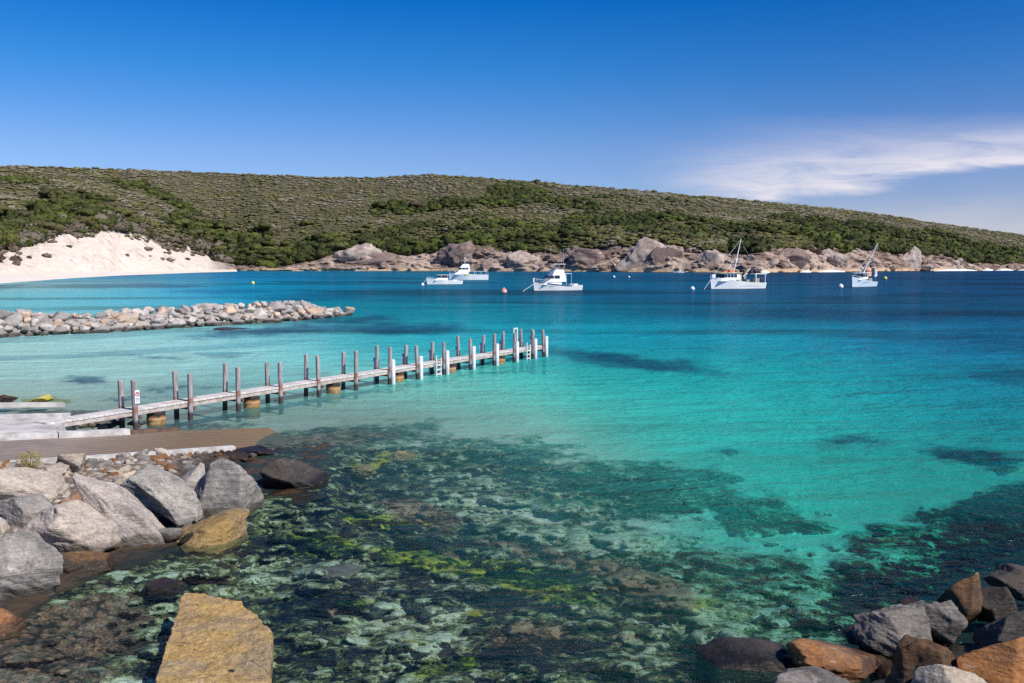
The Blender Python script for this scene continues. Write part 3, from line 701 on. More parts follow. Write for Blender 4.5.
def build_hill():
    cols = np.concatenate([np.arange(-1200, -60, 20), np.arange(-60, 1090, 1.6), np.arange(1090, 2300, 22)])
    s = np.concatenate([[-0.12, -0.05], np.linspace(0, 1, 46), 1 + np.linspace(0, 1, 70)[1:], 2 + np.linspace(0, 1, 8)[1:]])
    PX, Sg = np.meshgrid(cols, s)
    P = hill_point(PX, np.clip(Sg, 0, None))
    under = Sg < 0
    P[..., 1] = np.where(under, P[..., 1] + Sg * 60, P[..., 1]); P[..., 2] = np.where(under, Sg * 25, P[..., 2])
    X, Y, Z = P[..., 0], P[..., 1], P[..., 2]
    rockz = sstep(0.02, 0.12, Sg) * (1 - sstep(0.95, 1.15, Sg))
    sm = sand_mask(PX)
    # blocky rock relief: faceted cells
    n = fbm(np.stack([X * 0.05, Y * 0.05, Z * 0.11], -1), 5, 51, gain=0.6)
    n2 = fbm(np.stack([X * 0.16 + Z * 0.1, Y * 0.16, Z * 0.25], -1), 4, 61, gain=0.6)
    stp = np.round(n2 * 4) / 4
    rel = rockz * (1 - sm) * (n * 10 + stp * 4.5)
    gul = fbm(np.stack([X * 0.05 + Z * 0.07, Y * 0.02, Z * 0.03], -1), 4, 71)
    er = fbm(np.stack([X * .10 + Z * .22, Y * .03, Z * .12], -1), 4, 73, gain=.6)
    rel = rel + rockz * sm * (gul * .9 + er * 1.6) * (1 - sstep(.55, .95, Sg)) * sstep(0, .3, Sg)
    veg = sstep(1.0, 1.2, Sg) * (1 - sstep(1.85, 2.0, Sg))
    rel_z = veg * fbm2(X, Y, 0.012, 4, 81) * 7
    P[..., 1] = Y - rel
    P[..., 2] = Z + rel_z + rockz * (1 - sm) * np.abs(n2) * 1.0
    low = sstep(0, 0.35, Sg)
    cls = np.stack([np.clip(sm * (1 - sstep(0.92, 1.06, Sg + 0.25 * n2)), 0, 1), (1 - sstep(0.90, 1.12, Sg + 0.5 * n)) * (1 - sm), 0 * sm], -1)
    # beach strip
    m, nt, b = new_mat('headland_rock_sand_soil'); L = nt.links.new
    geo = N(nt, 'ShaderNodeNewGeometry'); Pn = geo.outputs['Position']; at1 = N(nt, 'ShaderNodeAttribute', attribute_name='cls')
    sp = N(nt, 'ShaderNodeSeparateColor'); L(at1.outputs['Color'], sp.inputs[0])
    sz_ = N(nt, 'ShaderNodeSeparateXYZ'); L(Pn, sz_.inputs[0])
    na = noise_n(nt, Pn, 0.035, 6, 0.65, 0.8); nb = noise_n(nt, Pn, 0.22, 6, 0.7, 0.5); nc = noise_n(nt, map_n(nt, Pn, (1, 1, 2.5), (R(30), R(25), 0)), 0.10, 7, 0.7, 1.0)
    rock = mix_c(nt, smooth_n(nt, na, 0.40, 0.58), (0.20, 0.14, 0.12), (0.50, 0.40, 0.345))
    rock = mix_c(nt, math_n(nt, 'MULTIPLY', smooth_n(nt, nc, 0.52, 0.62), 0.75), rock, (0.56, 0.47, 0.41))
    rock = mix_c(nt, math_n(nt, 'MULTIPLY', smooth_n(nt, nb, 0.58, 0.68), 0.6), rock, (0.34, 0.17, 0.10))
    rock = mix_c(nt, math_n(nt, 'MULTIPLY', math_n(nt, 'SUBTRACT', 1.0, smooth_n(nt, nb, 0.33, 0.43)), 0.85), rock, (0.06, 0.042, 0.036))
    rock = mix_c(nt, 1.0, rock, (0.80, 0.755, 0.71), 'MULTIPLY')
    zz = math_n(nt, 'ADD', sz_.outputs[2], math_n(nt, 'MULTIPLY', nb, 2.6))
    rock = mix_c(nt, math_n(nt, 'SUBTRACT', 1.0, smooth_n(nt, zz, 2.2, 4.0)), rock, (0.50, 0.36, 0.23))
    rock = mix_c(nt, math_n(nt, 'SUBTRACT', 1.0, smooth_n(nt, zz, 1.0, 2.0)), rock, (0.26, 0.12, 0.045))
    sand = mix_c(nt, smooth_n(nt, nb, 0.35, 0.7), (0.56, 0.465, 0.39), (0.69, 0.60, 0.53))
    sand = mix_c(nt, math_n(nt, 'MULTIPLY', smooth_n(nt, noise_n(nt, map_n(nt, Pn, (1.0, 1, 1.3), (0, R(35), 0)), 0.09, 6, 0.7, 0.5), 0.53, 0.64), 0.75), sand, (0.42, 0.33, 0.28))
    sand = mix_c(nt, math_n(nt, 'MULTIPLY', smooth_n(nt, nc, 0.62, 0.70), 0.7), sand, (0.52, 0.38, 0.16))
    soil = mix_c(nt, smooth_n(nt, nb, 0.35, 0.65), (0.070, 0.066, 0.030), (0.125, 0.112, 0.068))
    c = mix_c(nt, sp.outputs[1], soil, rock); c = mix_c(nt, sp.outputs[0], c, sand)
    L(c, b.inputs['Base Color']); b.inputs['Roughness'].default_value = 0.95; b.inputs['Specular IOR Level'].default_value = 0.15
    L(bump_n(nt, math_n(nt, 'MULTIPLY', math_n(nt, 'ADD', nb, nc), math_n(nt, 'SUBTRACT', 1.0, math_n(nt, 'MULTIPLY', sp.outputs[0], .8))), 1.2), b.inputs['Normal'])
    me = mesh_np('hills', P.reshape(-1, 3), grid_faces(len(s), len(cols)), True, {'cls': cls.reshape(-1, 3)})
    o = link('hills', me, m); o['kind'] = 'structure'
    # beach: flat sand tongue in front of the bluff
    bx = np.concatenate([np.arange(-1200, -60, 40), np.arange(-60, 240, 3.0)])
    br = np.linspace(0, 1, 14)
    BX, BR = np.meshgrid(bx, br)
    ys = cr_interp(BX, SHORE)
    y0 = ys + beach_px(BX) * 0.12 + .1; y1 = ys - beach_px(BX) - 0.6
    PYb = y0 + (y1 - y0) * BR
    Pb = at(BX, np.maximum(PYb, 265.5), 0.0)
    Pb[..., 2] = -0.15 + BR * 1.3 + 0.06 * fbm2(Pb[..., 0], Pb[..., 1], 0.08, 3, 5)
    ms = simple('beach_sand', (0.80, 0.71, 0.62), 0.95, scale=0.1, c2=(0.68, 0.58, 0.48))
    me = mesh_np('beach', Pb.reshape(-1, 3), grid_faces(len(br), len(bx)), True)
    o = link('beach', me, ms); o['kind'] = 'structure'


build_hill()


# ------------------------------------------------------------------ rocks
_ico = {}


def ico(sub):
    if sub not in _ico:
        bm = bmesh.new(); bmesh.ops.create_icosphere(bm, subdivisions=sub, radius=1)
        bm.verts.ensure_lookup_table()
        _ico[sub] = (np.array([v.co[:] for v in bm.verts]), np.array([[v.index for v in f.verts] for f in bm.faces]))
        bm.free()
    return _ico[sub]


def rock_shape(seed, sub=4, planes=16, soft=18.0, rough=0.05, jit=0.25):
    """boulder: soft intersection of random half-spaces + fractal relief"""
    V, Fc = ico(sub); r = np.random.default_rng(seed)
    n = r.normal(size=(planes, 3)); n /= np.linalg.norm(n, axis=1)[:, None]
    # spread the normals
    for _ in range(12):
        for i in range(planes):
            d = n - n[i]; q = (d ** 2).sum(1) + 1e-3; f = -(d / q[:, None] ** 1.5).sum(0) * 0.03
            n[i] += f; n[i] /= np.linalg.norm(n[i])
    off = 1 + r.uniform(-jit, jit, planes)
    dots = V @ n.T
    rad = np.where(dots > 0.08, off / np.maximum(dots, 0.08), 50.0)
    rad = -np.log(np.exp(-soft * np.minimum(rad, 4)).sum(1)) / soft
    P = V * rad[:, None]
    P = P + (.13 * np.stack([fbm(P * .8 + seed * 1.3 + 11 * k, 2, seed + 40 + k) for k in range(3)], -1) if soft > 20 else 0)
    nick = vnoise(P * 2.2 + seed, seed + 60); P = P * (1 - np.clip(nick - .35, 0, 1) * rough * 1.6)[:, None]
    nz = fbm(P * 1.4 + seed * 7.1, 3, seed) * rough * 1.6
    lay = fbm(np.stack([P[:, 0] * 0.8, P[:, 1] * 0.8, P[:, 2] * 5.0], -1) + seed, 4, seed + 3) * rough * 0.8
    fine = fbm(P * 6.0 + seed, 5, seed + 5, gain=0.6) * rough * 0.6
    rg = fbm(np.stack([P[:, 0] * 0.9, P[:, 1] * 1.1, P[:, 2] * 2.6], -1) + seed * 1.7, 4, seed + 9)
    ridge = -np.clip(0.05 - np.abs(rg), 0, 1) * rough * 3.0
    stepd = np.round(fbm(P * 1.1 + seed * 2.3, 2, seed + 13) * 5) / 5 * rough * 0.9
    P = P * (1 + nz + lay + fine + ridge + stepd)[:, None]
    return P, Fc


def rot_np(rx, ry, rz):
    return np.array(Euler((R(rx), R(ry), R(rz)), 'XYZ').to_matrix())


def hero_rock(name, bbox, zg, m, label, seed, scl=(1, 1, 1), rot=(0, 0, 0), depth=0.8, sub=5, planes=11, soft=38, rough=0.055, jit=0.25, cat='boulder', group=None, bury=0.22, Y=None):
    """a boulder sized so that it spans the picture box bbox, its foot at height zg"""
    if bbox[2] > 440 and bbox[1] - bbox[0] > 55 and sub == 5: sub = 6
    P, Fc = rock_shape(seed, sub, planes, soft, rough, jit)
    P = P * np.array(scl); P = P @ rot_np(*rot).T
    x0, x1, y0, y1 = bbox
    base = at((x0 + x1) / 2, y1, zg)
    Y0 = base[1] if Y is None else Y
    ppm = F / Y0
    ext = P.max(0) - P.min(0)
    s = np.array([(x1 - x0) / ppm / ext[0], 0, (y1 - y0) / ppm / ext[2]])
    s[1] = depth * (x1 - x0) / ppm / ext[1]
    c = (P.max(0) + P.min(0)) / 2
    Q = P - c
    loc = np.array([base[0], Y0 + s[1] * ext[1] / 2, zg + s[2] * ext[2] * (.5 - bury)])
    vis = Q[:, 2] > Q[:, 2].min() + bury * ext[2]
    for _ in range(14):
        pr = proj(Q[vis] * s + loc); mn = pr.min(0); mx = pr.max(0)
        s[0] *= (x1 - x0) / (mx[0] - mn[0]); s[2] *= np.clip((y1 - y0) / (mx[1] - mn[1]), 0.6, 1.6)
        s[2] = max(s[2], 0.12 * s[0])
        dep = loc[1] / F
        loc[0] += ((x0 + x1) / 2 - (mn[0] + mx[0]) / 2) * dep
        loc[2] -= ((y0 + y1) / 2 - (mn[1] + mx[1]) / 2) * dep
    me = mesh_np(name, Q * s, Fc, True)
    o = link(name, me, m, None, loc)
    tag(o, label, cat, group)
    return o


BN = 'boulders on the near shore'
HERO = [
    # bbox, z, mat, label, seed, kwargs
    ((-14, 67, 470, 506), 0.35, 'rock_pale', 'broad pale smooth boulder just below the small shrub', 11, dict(scl=(1.6, 1, .65), rot=(10, 6, 20), planes=11, soft=26, jit=.2)),
    ((55, 86, 453, 472), 0.5, 'rock_tan', 'tan wedge shaped rock beside the shrub at the ramp kerb', 12, dict(rot=(0, 20, 30), depth=1.0, planes=10)),
    ((72, 172, 473, 549), 0.05, 'rock_mid', 'long pale grey slab slanting down from upper left to the water', 113, dict(scl=(2.3, 1, .95), rot=(8, 36, 10), depth=0.6, planes=12, soft=34, jit=.2)),
    ((124, 200, 466, 521), 0.15, 'rock_grey', 'slanting grey slab leaning between the long slab and the blocky boulder', 14, dict(scl=(2.3, 1, .9), rot=(12, 40, -10), depth=0.6, planes=10, soft=50, jit=.25)),
    ((190, 260, 461, 510), 0.1, 'rock_grey', 'blocky grey boulder with a sheer front face beside the water', 15, dict(scl=(1.1, 1, .9), rot=(-14, 6, 28), depth=0.7, planes=9, soft=55, jit=.16, bury=.4)),
    ((260, 330, 458, 491), 0.0, 'rock_dark', 'dark wet boulder at the tip of the rubble by the ramp end', 16, dict(scl=(1.6, 1, .8), rot=(0, 8, 15), depth=0.8, planes=12, soft=30, bury=.45)),
    ((168, 250, 508, 551), -0.06, 'rock_gold', 'golden brown flat rock with a green edge at the waterline', 17, dict(scl=(1.4, 1, .5), rot=(14, -6, 10), depth=0.9, planes=12, soft=30, bury=.45)),
    ((28, 122, 502, 560), 0.0, 'rock_pale', 'largest pale rounded boulder overhanging the water', 18, dict(scl=(1.6, 1, .8), rot=(4, 8, 10), depth=0.8, planes=12, soft=26, jit=.2)),
    ((1, 54, 496, 531), 0.2, 'rock_grey', 'shadowed grey rock wedged behind the largest pale boulder', 19, dict(scl=(1.3, 1, .8), rot=(0, 12, 20), depth=0.8)),
    ((-34, 60, 531, 607), -0.05, 'rock_grey', 'large angular grey boulder with pale veins at the left edge', 23, dict(scl=(1.3, 1, .9), rot=(-12, 18, 24), depth=0.8, planes=9, soft=40, jit=.14)),
    ((-14, 10, 514, 540), 0.3, 'rock_pale', 'small pale rock tucked above the angular grey boulder at the left edge', 21, dict()),
    ((-40, 26, 608, 645), -0.1, 'rock_orange', 'orange brown wet rock half under water below the angular grey boulder', 22, dict(scl=(1.3, 1, .6), planes=14, soft=16)),
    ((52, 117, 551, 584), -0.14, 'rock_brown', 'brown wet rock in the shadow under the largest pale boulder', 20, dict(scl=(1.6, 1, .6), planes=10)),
    ((144, 188, 577, 598), -0.12, 'rock_brown', 'rounded brown rock barely breaking the surface above the flat golden slab', 24, dict(scl=(1.5, 1, .5))),
    ((58, 108, 490, 520), 0.25, 'rock_orange', 'rusty red broken rock between the pale boulder and the long slab', 25, dict(scl=(1.4, 1, .6), rot=(10, 22, 0), planes=9, soft=40)),
    ((40, 70, 462, 478), 0.5, 'rock_pale', 'whitish broken rock right of the shrub', 26, dict(depth=1.1)),
    ((176, 206, 462, 505), 0.15, 'rock_grey', 'narrow grey rock squeezed behind the blocky boulder', 27, dict(scl=(.8, 1, 1.2), rot=(0, 30, 0), depth=1.0)),
    ((112, 144, 470, 494), 0.4, 'rock_tan', 'tan grey rock behind the slanting slab', 28, dict()),
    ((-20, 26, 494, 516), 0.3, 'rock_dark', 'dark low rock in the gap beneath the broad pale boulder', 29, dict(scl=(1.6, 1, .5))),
    ((232, 276, 445, 456), 0.02, 'rock_brown', 'flat dark brown rock at the seaward end of the ramp kerb', 31, dict(scl=(2, 1, .4), planes=9, soft=34)),
    ((255, 330, 486, 505), -0.18, 'rock_brown', 'sunken brown ledge below the dark wet boulder', 32, dict(scl=(2, 1, .4))),
    ((313, 364, 563, 580), -0.3, 'rock_pale', 'pale sunken boulder under water right of the green patch', 33, dict(scl=(1.5, 1, .5))),
    # right bottom corner
    ((852, 934, 600, 664), 0.0, 'rock_corner', 'sloping grey slab boulder with dark left side in the right corner', 41, dict(scl=(1.2, 1, 1), rot=(-8, 24, -28), depth=0.8, planes=8, soft=60, jit=.25, rough=.07)),
    ((914, 968, 600, 646), 0.1, 'rock_corner', 'smaller ribbed grey boulder leaning right of the sloping slab', 42, dict(scl=(1, 1, 1), rot=(-6, 28, -30), depth=0.8, planes=8, soft=60, jit=.25, rough=.07)),
    ((786, 884, 638, 686), -0.05, 'rock_orange', 'orange and grey rounded boulder at the bottom edge by the water', 43, dict(scl=(1.5, 1, .7), rot=(0, 10, 10), depth=0.7, planes=13, soft=22)),
    ((955, 1060, 634, 730), 0.1, 'rock_orange', 'large rust orange boulder with cracked flat face in the bottom right corner', 44, dict(scl=(1.1, 1, .8), rot=(-24, 20, -10), depth=0.8, planes=7, soft=60, jit=.12, rough=.03)),
    ((934, 984, 572, 632), 0.05, 'rock_brown', 'brown upright rock standing at the water above the grey slabs', 45, dict(scl=(.9, 1, 1.1), rot=(0, 20, -24), depth=0.8, planes=10, soft=34)),
    ((972, 1050, 600, 655), 0.3, 'rock_dark', 'black blue rock with sharp upper edge above the rust orange boulder', 46, dict(scl=(1.5, 1, .8), rot=(0, -24, 10), depth=0.8, planes=9, soft=40)),
    ((982, 1060, 563, 602), 0.2, 'rock_dark', 'dark rock with pale top at the right edge, farthest of the corner pile', 47, dict(scl=(1.5, 1, .6), rot=(0, 8, 0), planes=11)),
    ((975, 1018, 586, 622), 0.15, 'rock_dark', 'jagged dark rock in the middle of the corner pile', 48, dict(rot=(0, -12, 30), planes=10, soft=34)),
    ((765, 878, 666, 730), -0.05, 'rock_corner', 'grey rough rock cut by the bottom edge in front of the orange boulder', 49, dict(scl=(1.7, 1, .8), rot=(0, 8, 0), planes=12)),
    ((905, 990, 664, 740), 0.1, 'rock_tan', 'tan rock cut by the bottom edge left of the rust orange boulder', 50, dict(scl=(1.2, 1, .8), rot=(0, -14, 0), planes=11)),
    ((880, 964, 634, 720), 0.05, 'rock_brown', 'dark brown rock filling the gap between grey slabs and orange boulder', 51, dict(scl=(1.1, 1, 1), rot=(0, -20, 0), planes=14, rough=.08)),
    ((690, 800, 636, 700), -0.4, 'rock_dark', 'black sunken boulder under water left of the orange and grey boulder', 52, dict(scl=(1.5, 1, .6), planes=14, soft=16)),
    ((1005, 1080, 640, 690), 0.5, 'rock_dark', 'dark rock at the right edge behind the rust orange boulder', 53, dict(planes=11)),
    ((820, 900, 690, 760), 0.0, 'rock_brown', 'brown rock under the bottom edge below the sloping slab', 54, dict()),
]
for i, (bb, zg, mk, lab, sd, kw) in enumerate(HERO):
    if bb[0] < 250 and bb[1] - bb[0] > 45 and mk in ('rock_grey', 'rock_pale'): bb = (bb[0] - 4, bb[1] + 4, bb[2] - 3, bb[3] + 3)
    hero_rock('boulder', bb, zg, M[mk], lab, sd, group=BN if bb[0] < 500 else 'boulders in the right corner', **kw)


def flat_slab():
    out = [(183, 593), (198, 595), (213, 597), (228, 601), (243, 603), (246, 610), (257, 612), (261, 622), (270, 629), (272, 645), (271, 660), (270, 674), (262, 681), (235, 682), (205, 684), (175, 686), (153, 690), (157, 676), (163, 656), (170, 638), (177, 612)]
    pts = np.array([at(x, y, 0.17)[:2] for x, y in out])
    # resample
    d = np.concatenate([pts, pts[:1]]); seg = np.linalg.norm(np.diff(d, axis=0), axis=1); cum = np.concatenate([[0], np.cumsum(seg)])
    n = 220; t = np.linspace(0, cum[-1], n, endpoint=False)
    ol = np.stack([np.interp(t, cum, d[:, 0]), np.interp(t, cum, d[:, 1])], -1)
    c = ol.mean(0)
    ol += 0.055 * np.stack([fbm2(ol[:, 0], ol[:, 1], 4, 4, 3), fbm2(ol[:, 0], ol[:, 1], 4, 4, 7)], -1)
    rings = []
    for k in np.linspace(0.02, 1, 46): rings.append(np.concatenate([c + (ol - c) * k, np.zeros((n, 1))], 1))
    for dz, gx in ((-0.03, 1.012), (-0.08, 1.016), (-0.18, 1.02), (-0.35, 1.0), (-0.6, 0.95)):
        rings.append(np.concatenate([c + (ol - c) * gx, np.full((n, 1), dz)], 1))
    V = np.concatenate(rings)
    top = np.repeat(np.arange(len(rings)) < 46, n)
    rel = 0.022 * np.round(2.5 * fbm2(V[:, 0] * .35 + V[:, 1] * .2, V[:, 1], 2.2, 4, 19)) + 0.065 * fbm2(V[:, 0], V[:, 1], 1.6, 5, 11, .6) + 0.03 * fbm2(V[:, 0] * 0.4, V[:, 1], 6, 4, 13) + 0.018 * fbm2(V[:, 0], V[:, 1], 16, 3, 17)
    V[:, 2] += np.where(top, rel, rel * 0.4)
    V[:, :2] += np.where(top, 0, 1)[:, None] * 0.03 * np.stack([fbm(V * 5, 3, 2), fbm(V * 5, 3, 4)], -1)
    nr = len(rings); i = np.arange(nr - 1)[:, None] * n + np.arange(n)[None]; j = np.arange(nr - 1)[:, None] * n + (np.arange(n)[None] + 1) % n
    Fq = np.stack([i, j, j + n, i + n], -1).reshape(-1, 4)
    cap = np.array([np.arange(n)[::-1]])
    V[:, :2] -= c
    me = mesh_np('flat_slab', V, [Fq, np.array([[0, k + 1, k] for k in range(1, n - 1)])], True)
    o = link('flat_slab', me, M['rock_gold'], None, (c[0], c[1], 0.17))
    tag(o, 'large flat golden brown slab with a stepped right edge lying at the water surface', 'rock slab')
    dk = simple('dark_pit', (0.02, 0.012, 0.008), 0.9)
    for (x, y) in ((190, 672), (231, 671)):
        p = at(x, y, 0.17) - np.array([c[0], c[1], 0.17])
        MB().sphere((p[0], p[1], 0.0), 0.05, (1.0, 0.9, 0.35), 2).build('drill_hole', dk, o, True)


flat_slab()


# ------------------------------------------------------------------ ramp, kerbs, bank
PW = at(278, 441, 0.0)         # where the ramp enters the water
PL = at(0, 452, 0.8)
RS = (0.8 - 0.0) / (PW[0] - PL[0])


def ramp_z(X):
    return (PW[0] - X) * RS * (1.0 if X < PW[0] else 4.0)


def at_ramp(px, py, dz=0.0):
    z = 0.3
    for _ in range(12):
        p = at(px, py, z + dz); z = ramp_z(p[0])
    return at(px, py, z + dz)


conc = simple('weathered_concrete', (0.58, 0.54, 0.51), 0.85, scale=1.3, c2=(0.33, 0.295, 0.27), bump=0.015)
conc_pale = simple('pale_concrete', (0.62, 0.59, 0.57), 0.85, scale=2.6, c2=(0.36, 0.32, 0.30), bump=0.02)


def ramp_material():
    m, nt, b = new_mat('grooved_ramp_concrete'); L = nt.links.new
    geo = N(nt, 'ShaderNodeNewGeometry'); P = geo.outputs['Position']
    n1 = noise_n(nt, P, 0.8, 5, 0.6, 0.5); n2 = noise_n(nt, P, 7, 5, 0.65)
    wv = N(nt, 'ShaderNodeTexWave', wave_type='BANDS', bands_direction='X'); wv.inputs['Scale'].default_value = 1.0
    wv.inputs['Distortion'].default_value = 1.6; wv.inputs['Detail'].default_value = 3; wv.inputs['Detail Scale'].default_value = 2.0
    L(map_n(nt, P, (1.5, 1.5, 1), (0, 0, R(44))), wv.inputs['Vector'])
    gr = smooth_n(nt, wv.outputs['Fac'], 0.12, 0.45)
    sx_ = N(nt, 'ShaderNodeSeparateXYZ'); L(P, sx_.inputs[0])
    c = mix_c(nt, smooth_n(nt, n1, 0.35, 0.65), (0.20, 0.155, 0.13), (0.32, 0.265, 0.235))
    wet = smooth_n(nt, math_n(nt, 'ADD', sx_.outputs[0], math_n(nt, 'MULTIPLY', n1, 3.0)), float(PW[0]) - 5.0, float(PW[0]) - 0.5)
    c = mix_c(nt, wet, c, (0.17, 0.105, 0.05))
    c = mix_c(nt, math_n(nt, 'MULTIPLY', smooth_n(nt, n2, 0.5, 0.7), 0.45), c, (0.2, 0.16, 0.13))
    c = mix_c(nt, math_n(nt, 'MULTIPLY', math_n(nt, 'SUBTRACT', 1.0, gr), math_n(nt, 'ADD', .05, math_n(nt, 'MULTIPLY', smooth_n(nt, n1, .35, .7), .6))), c, (0.10, 0.075, 0.06))
    L(c, b.inputs['Base Color']); b.inputs['Roughness'].default_value = 0.8
    L(bump_n(nt, math_n(nt, 'ADD', gr, math_n(nt, 'MULTIPLY', n2, 0.3)), 0.02), b.inputs['Normal'])
    return m


def strip(name, line_a, line_b, m, dz=0.0, under=0.5, cut=24):
    """slab on the ramp plane between two picture lines"""
    A = np.array([at_ramp(x, y, dz) for x, y in line_a]); B = np.array([at_ramp(x, y, dz) for x, y in line_b])
    def res(L_):
        t = np.linspace(0, len(L_) - 1, cut); return np.stack([np.interp(t, np.arange(len(L_)), L_[:, k]) for k in range(3)], -1)
    A = res(A); B = res(B); rows = [A + (B - A) * k for k in np.linspace(0, 1, 8)]
    mb = MB(); V = np.array(rows)
    lo = V.copy(); lo[..., 2] -= under
    ring = []
    for j in range(cut):
        ring.append([*map(tuple, V[:, j]), *map(tuple, lo[::-1, j])])
    mb.rings(ring, close=True)
    return mb.build(name, m)


rt = strip('boat_ramp', [(-160, 447), (0, 441), (128, 434.5), (180, 431), (268, 427.5)], [(-170, 466), (0, 461.5), (120, 454), (233, 447.5), (300, 444.5)], ramp_material(), 0.0)
tag(rt, 'grooved concrete boat ramp sloping down into the water beside the rocks', 'boat ramp')


def beam(name, pts, wid, hgt, m, label, cat='kerb', group=None, zoff=0.0, under=0.4):
    """concrete beam following picture points on the ramp plane"""
    mb = MB()
    P = [Vector(at_ramp(x, y, zoff)) for x, y in pts]
    ring = []
    for i, p in enumerate(P):
        d = (P[min(i + 1, len(P) - 1)] - P[max(i - 1, 0)]); d.z = 0; d.normalize(); nrm = Vector((-d.y, d.x, 0)) * wid / 2
        ring.append([tuple(p + nrm), tuple(p + nrm + Vector((0, 0, hgt))), tuple(p - nrm + Vector((0, 0, hgt))), tuple(p - nrm), tuple(p - nrm - Vector((0, 0, under))), tuple(p + nrm - Vector((0, 0, under)))])
    mb.rings(ring, close=True)
    o = mb.build(name, m); tag(o, label, cat, group)
    return o


wood_dark = simple('wet_dark_timber', (0.17, 0.10, 0.065), 0.7, scale=4, c2=(0.06, 0.04, 0.03), bump=0.01)
beam('kerb_beam', [(-120, 443), (0, 438.5), (56.5, 437)], 0.32, 0.16, conc_pale, 'white concrete beam edging the ramp at the left frame edge')
beam('kerb_beam', [(57.5, 437), (95, 435.6), (128, 433.6)], 0.32, 0.16, conc_pale, 'white concrete beam edging the ramp below the sign post')
beam('kerb_beam', [(129, 433.5), (150, 431.8), (178, 430)], 0.26, 0.10, wood_dark, 'dark stained beam end continuing the white ramp edging towards the water')
beam('kerb_beam', [(-120, 469), (0, 463.5), (80, 458.5), (150, 453.5), (234, 447.5)], 0.20, 0.06, conc_pale, 'long pale kerb between the ramp and the rock pile')
beam('kerb_beam', [(-90, 408), (0, 405.5), (64, 405)], 0.30, 0.10, conc, 'grey concrete beam lying across the far side of the landing', zoff=-0.62, under=0.06)


def bank():
    """rubble ground under the near boulders"""
    xs = np.linspace(-24, -3, 170); ys = np.linspace(11, 42, 220)
    X, Y = np.meshgrid(xs, ys)
    sh = np.array([at(x, y, 0)[:2] for x, y in ((420, 438), (340, 446), (325, 470), (262, 500), (240, 520), (160, 556), (110, 572), (64, 590), (20, 620), (-60, 660), (-200, 720))])
    # distance to shoreline polyline, signed (land on the -x side)
    Q = np.stack([X, Y], -1).reshape(-1, 2); best = np.full(len(Q), 1e9); sgn = np.ones(len(Q))
    for a, b in zip(sh[:-1], sh[1:]):
        ab = b - a; t = np.clip(((Q - a) @ ab) / (ab @ ab), 0, 1); pr = a + t[:, None] * ab; dd = np.linalg.norm(Q - pr, axis=1)
        cr = ab[0] * (Q[:, 1] - a[1]) - ab[1] * (Q[:, 0] - a[0])
        k = dd < best; best = np.where(k, dd, best); sgn = np.where(k, np.sign(-cr), sgn)
    d = (best * sgn).reshape(X.shape)
    z = np.where(d > 0, np.minimum(d * 0.22, np.maximum((PW[0] - X) * RS, 0.02) - 0.02), d * 2.2) - 0.05
    z = np.maximum(z, -3.0)
    rel = np.abs(fbm2(X, Y, 1.6, 5, 41, 0.55)) * 0.22
    # keep under the ramp
    pr = proj(np.stack([X, Y, np.maximum(z, 0)], -1))
    over = sstep(446, 440, pr[..., 1] - (100 - pr[..., 0]) * 0.06 * 0)
    klow = np.interp(pr[..., 0], [-200, 0, 234, 330], [474, 464, 449, 440])
    over = sstep(4, -1, pr[..., 1] - klow)
    z = z + rel * sstep(-0.5, 0.5, d) * (1 - over)
    z = np.where(over > 0, np.where(d > 1.0, z - over * 0.5, z), z); zf = np.where((pr[..., 0] < 75) & (Y < 36), 0.12 * sstep(75, 40, pr[..., 0]) * sstep(37, 34, Y) - .1, -3.0)
    z = np.where((klow - pr[..., 1]) > 26, zf, z); z = np.where((over > 0) & (pr[..., 0] > 250), -2.0, z)
    m, nt, b = new_mat('rubble_ground'); L = nt.links.new
    geo = N(nt, 'ShaderNodeNewGeometry'); P = geo.outputs['Position']
    vo = N(nt, 'ShaderNodeTexVoronoi'); vo.inputs['Scale'].default_value = 6.0; L(P, vo.inputs['Vector'])
    n = noise_n(nt, P, 9, 5, 0.65); n2 = noise_n(nt, P, 1.0, 4)
    hv = N(nt, 'ShaderNodeSeparateColor'); L(vo.outputs['Color'], hv.inputs[0])
    c = ramp_n(nt, hv.outputs[0], [(0.0, (0.16, 0.12, 0.10)), (0.35, (0.34, 0.27, 0.22)), (0.6, (0.42, 0.26, 0.16)), (0.8, (0.40, 0.36, 0.33)), (1.0, (0.55, 0.49, 0.44))])
    c = mix_c(nt, math_n(nt, 'MULTIPLY', smooth_n(nt, vo.outputs['Distance'], 0.25, 0.6), 0.7), c, (0.06, 0.045, 0.04))
    c = mix_c(nt, math_n(nt, 'MULTIPLY', smooth_n(nt, n, 0.5, 0.7), 0.5), c, (0.10, 0.08, 0.065))
    sp = N(nt, 'ShaderNodeSeparateXYZ'); L(P, sp.inputs[0])
    c = mix_c(nt, math_n(nt, 'SUBTRACT', 1.0, smooth_n(nt, sp.outputs[2], 0.08, 0.34)), c, mix_c(nt, smooth_n(nt, n2, 0.42, 0.6), (0.016, 0.014, 0.013), (0.05, 0.03, 0.016)))  # low ground painted near black: wet zone plus shade of the boulder hollows
    L(c, b.inputs['Base Color']); b.inputs['Roughness'].default_value = 0.9
    L(bump_n(nt, math_n(nt, 'SUBTRACT', n, vo.outputs['Distance']), 0.06), b.inputs['Normal'])
    me = mesh_np('shore_ground', np.stack([X, Y, z], -1).reshape(-1, 3), grid_faces(len(ys), len(xs)), True)
    o = link('shore_ground', me, m); o['kind'] = 'structure'
    return d


bank()


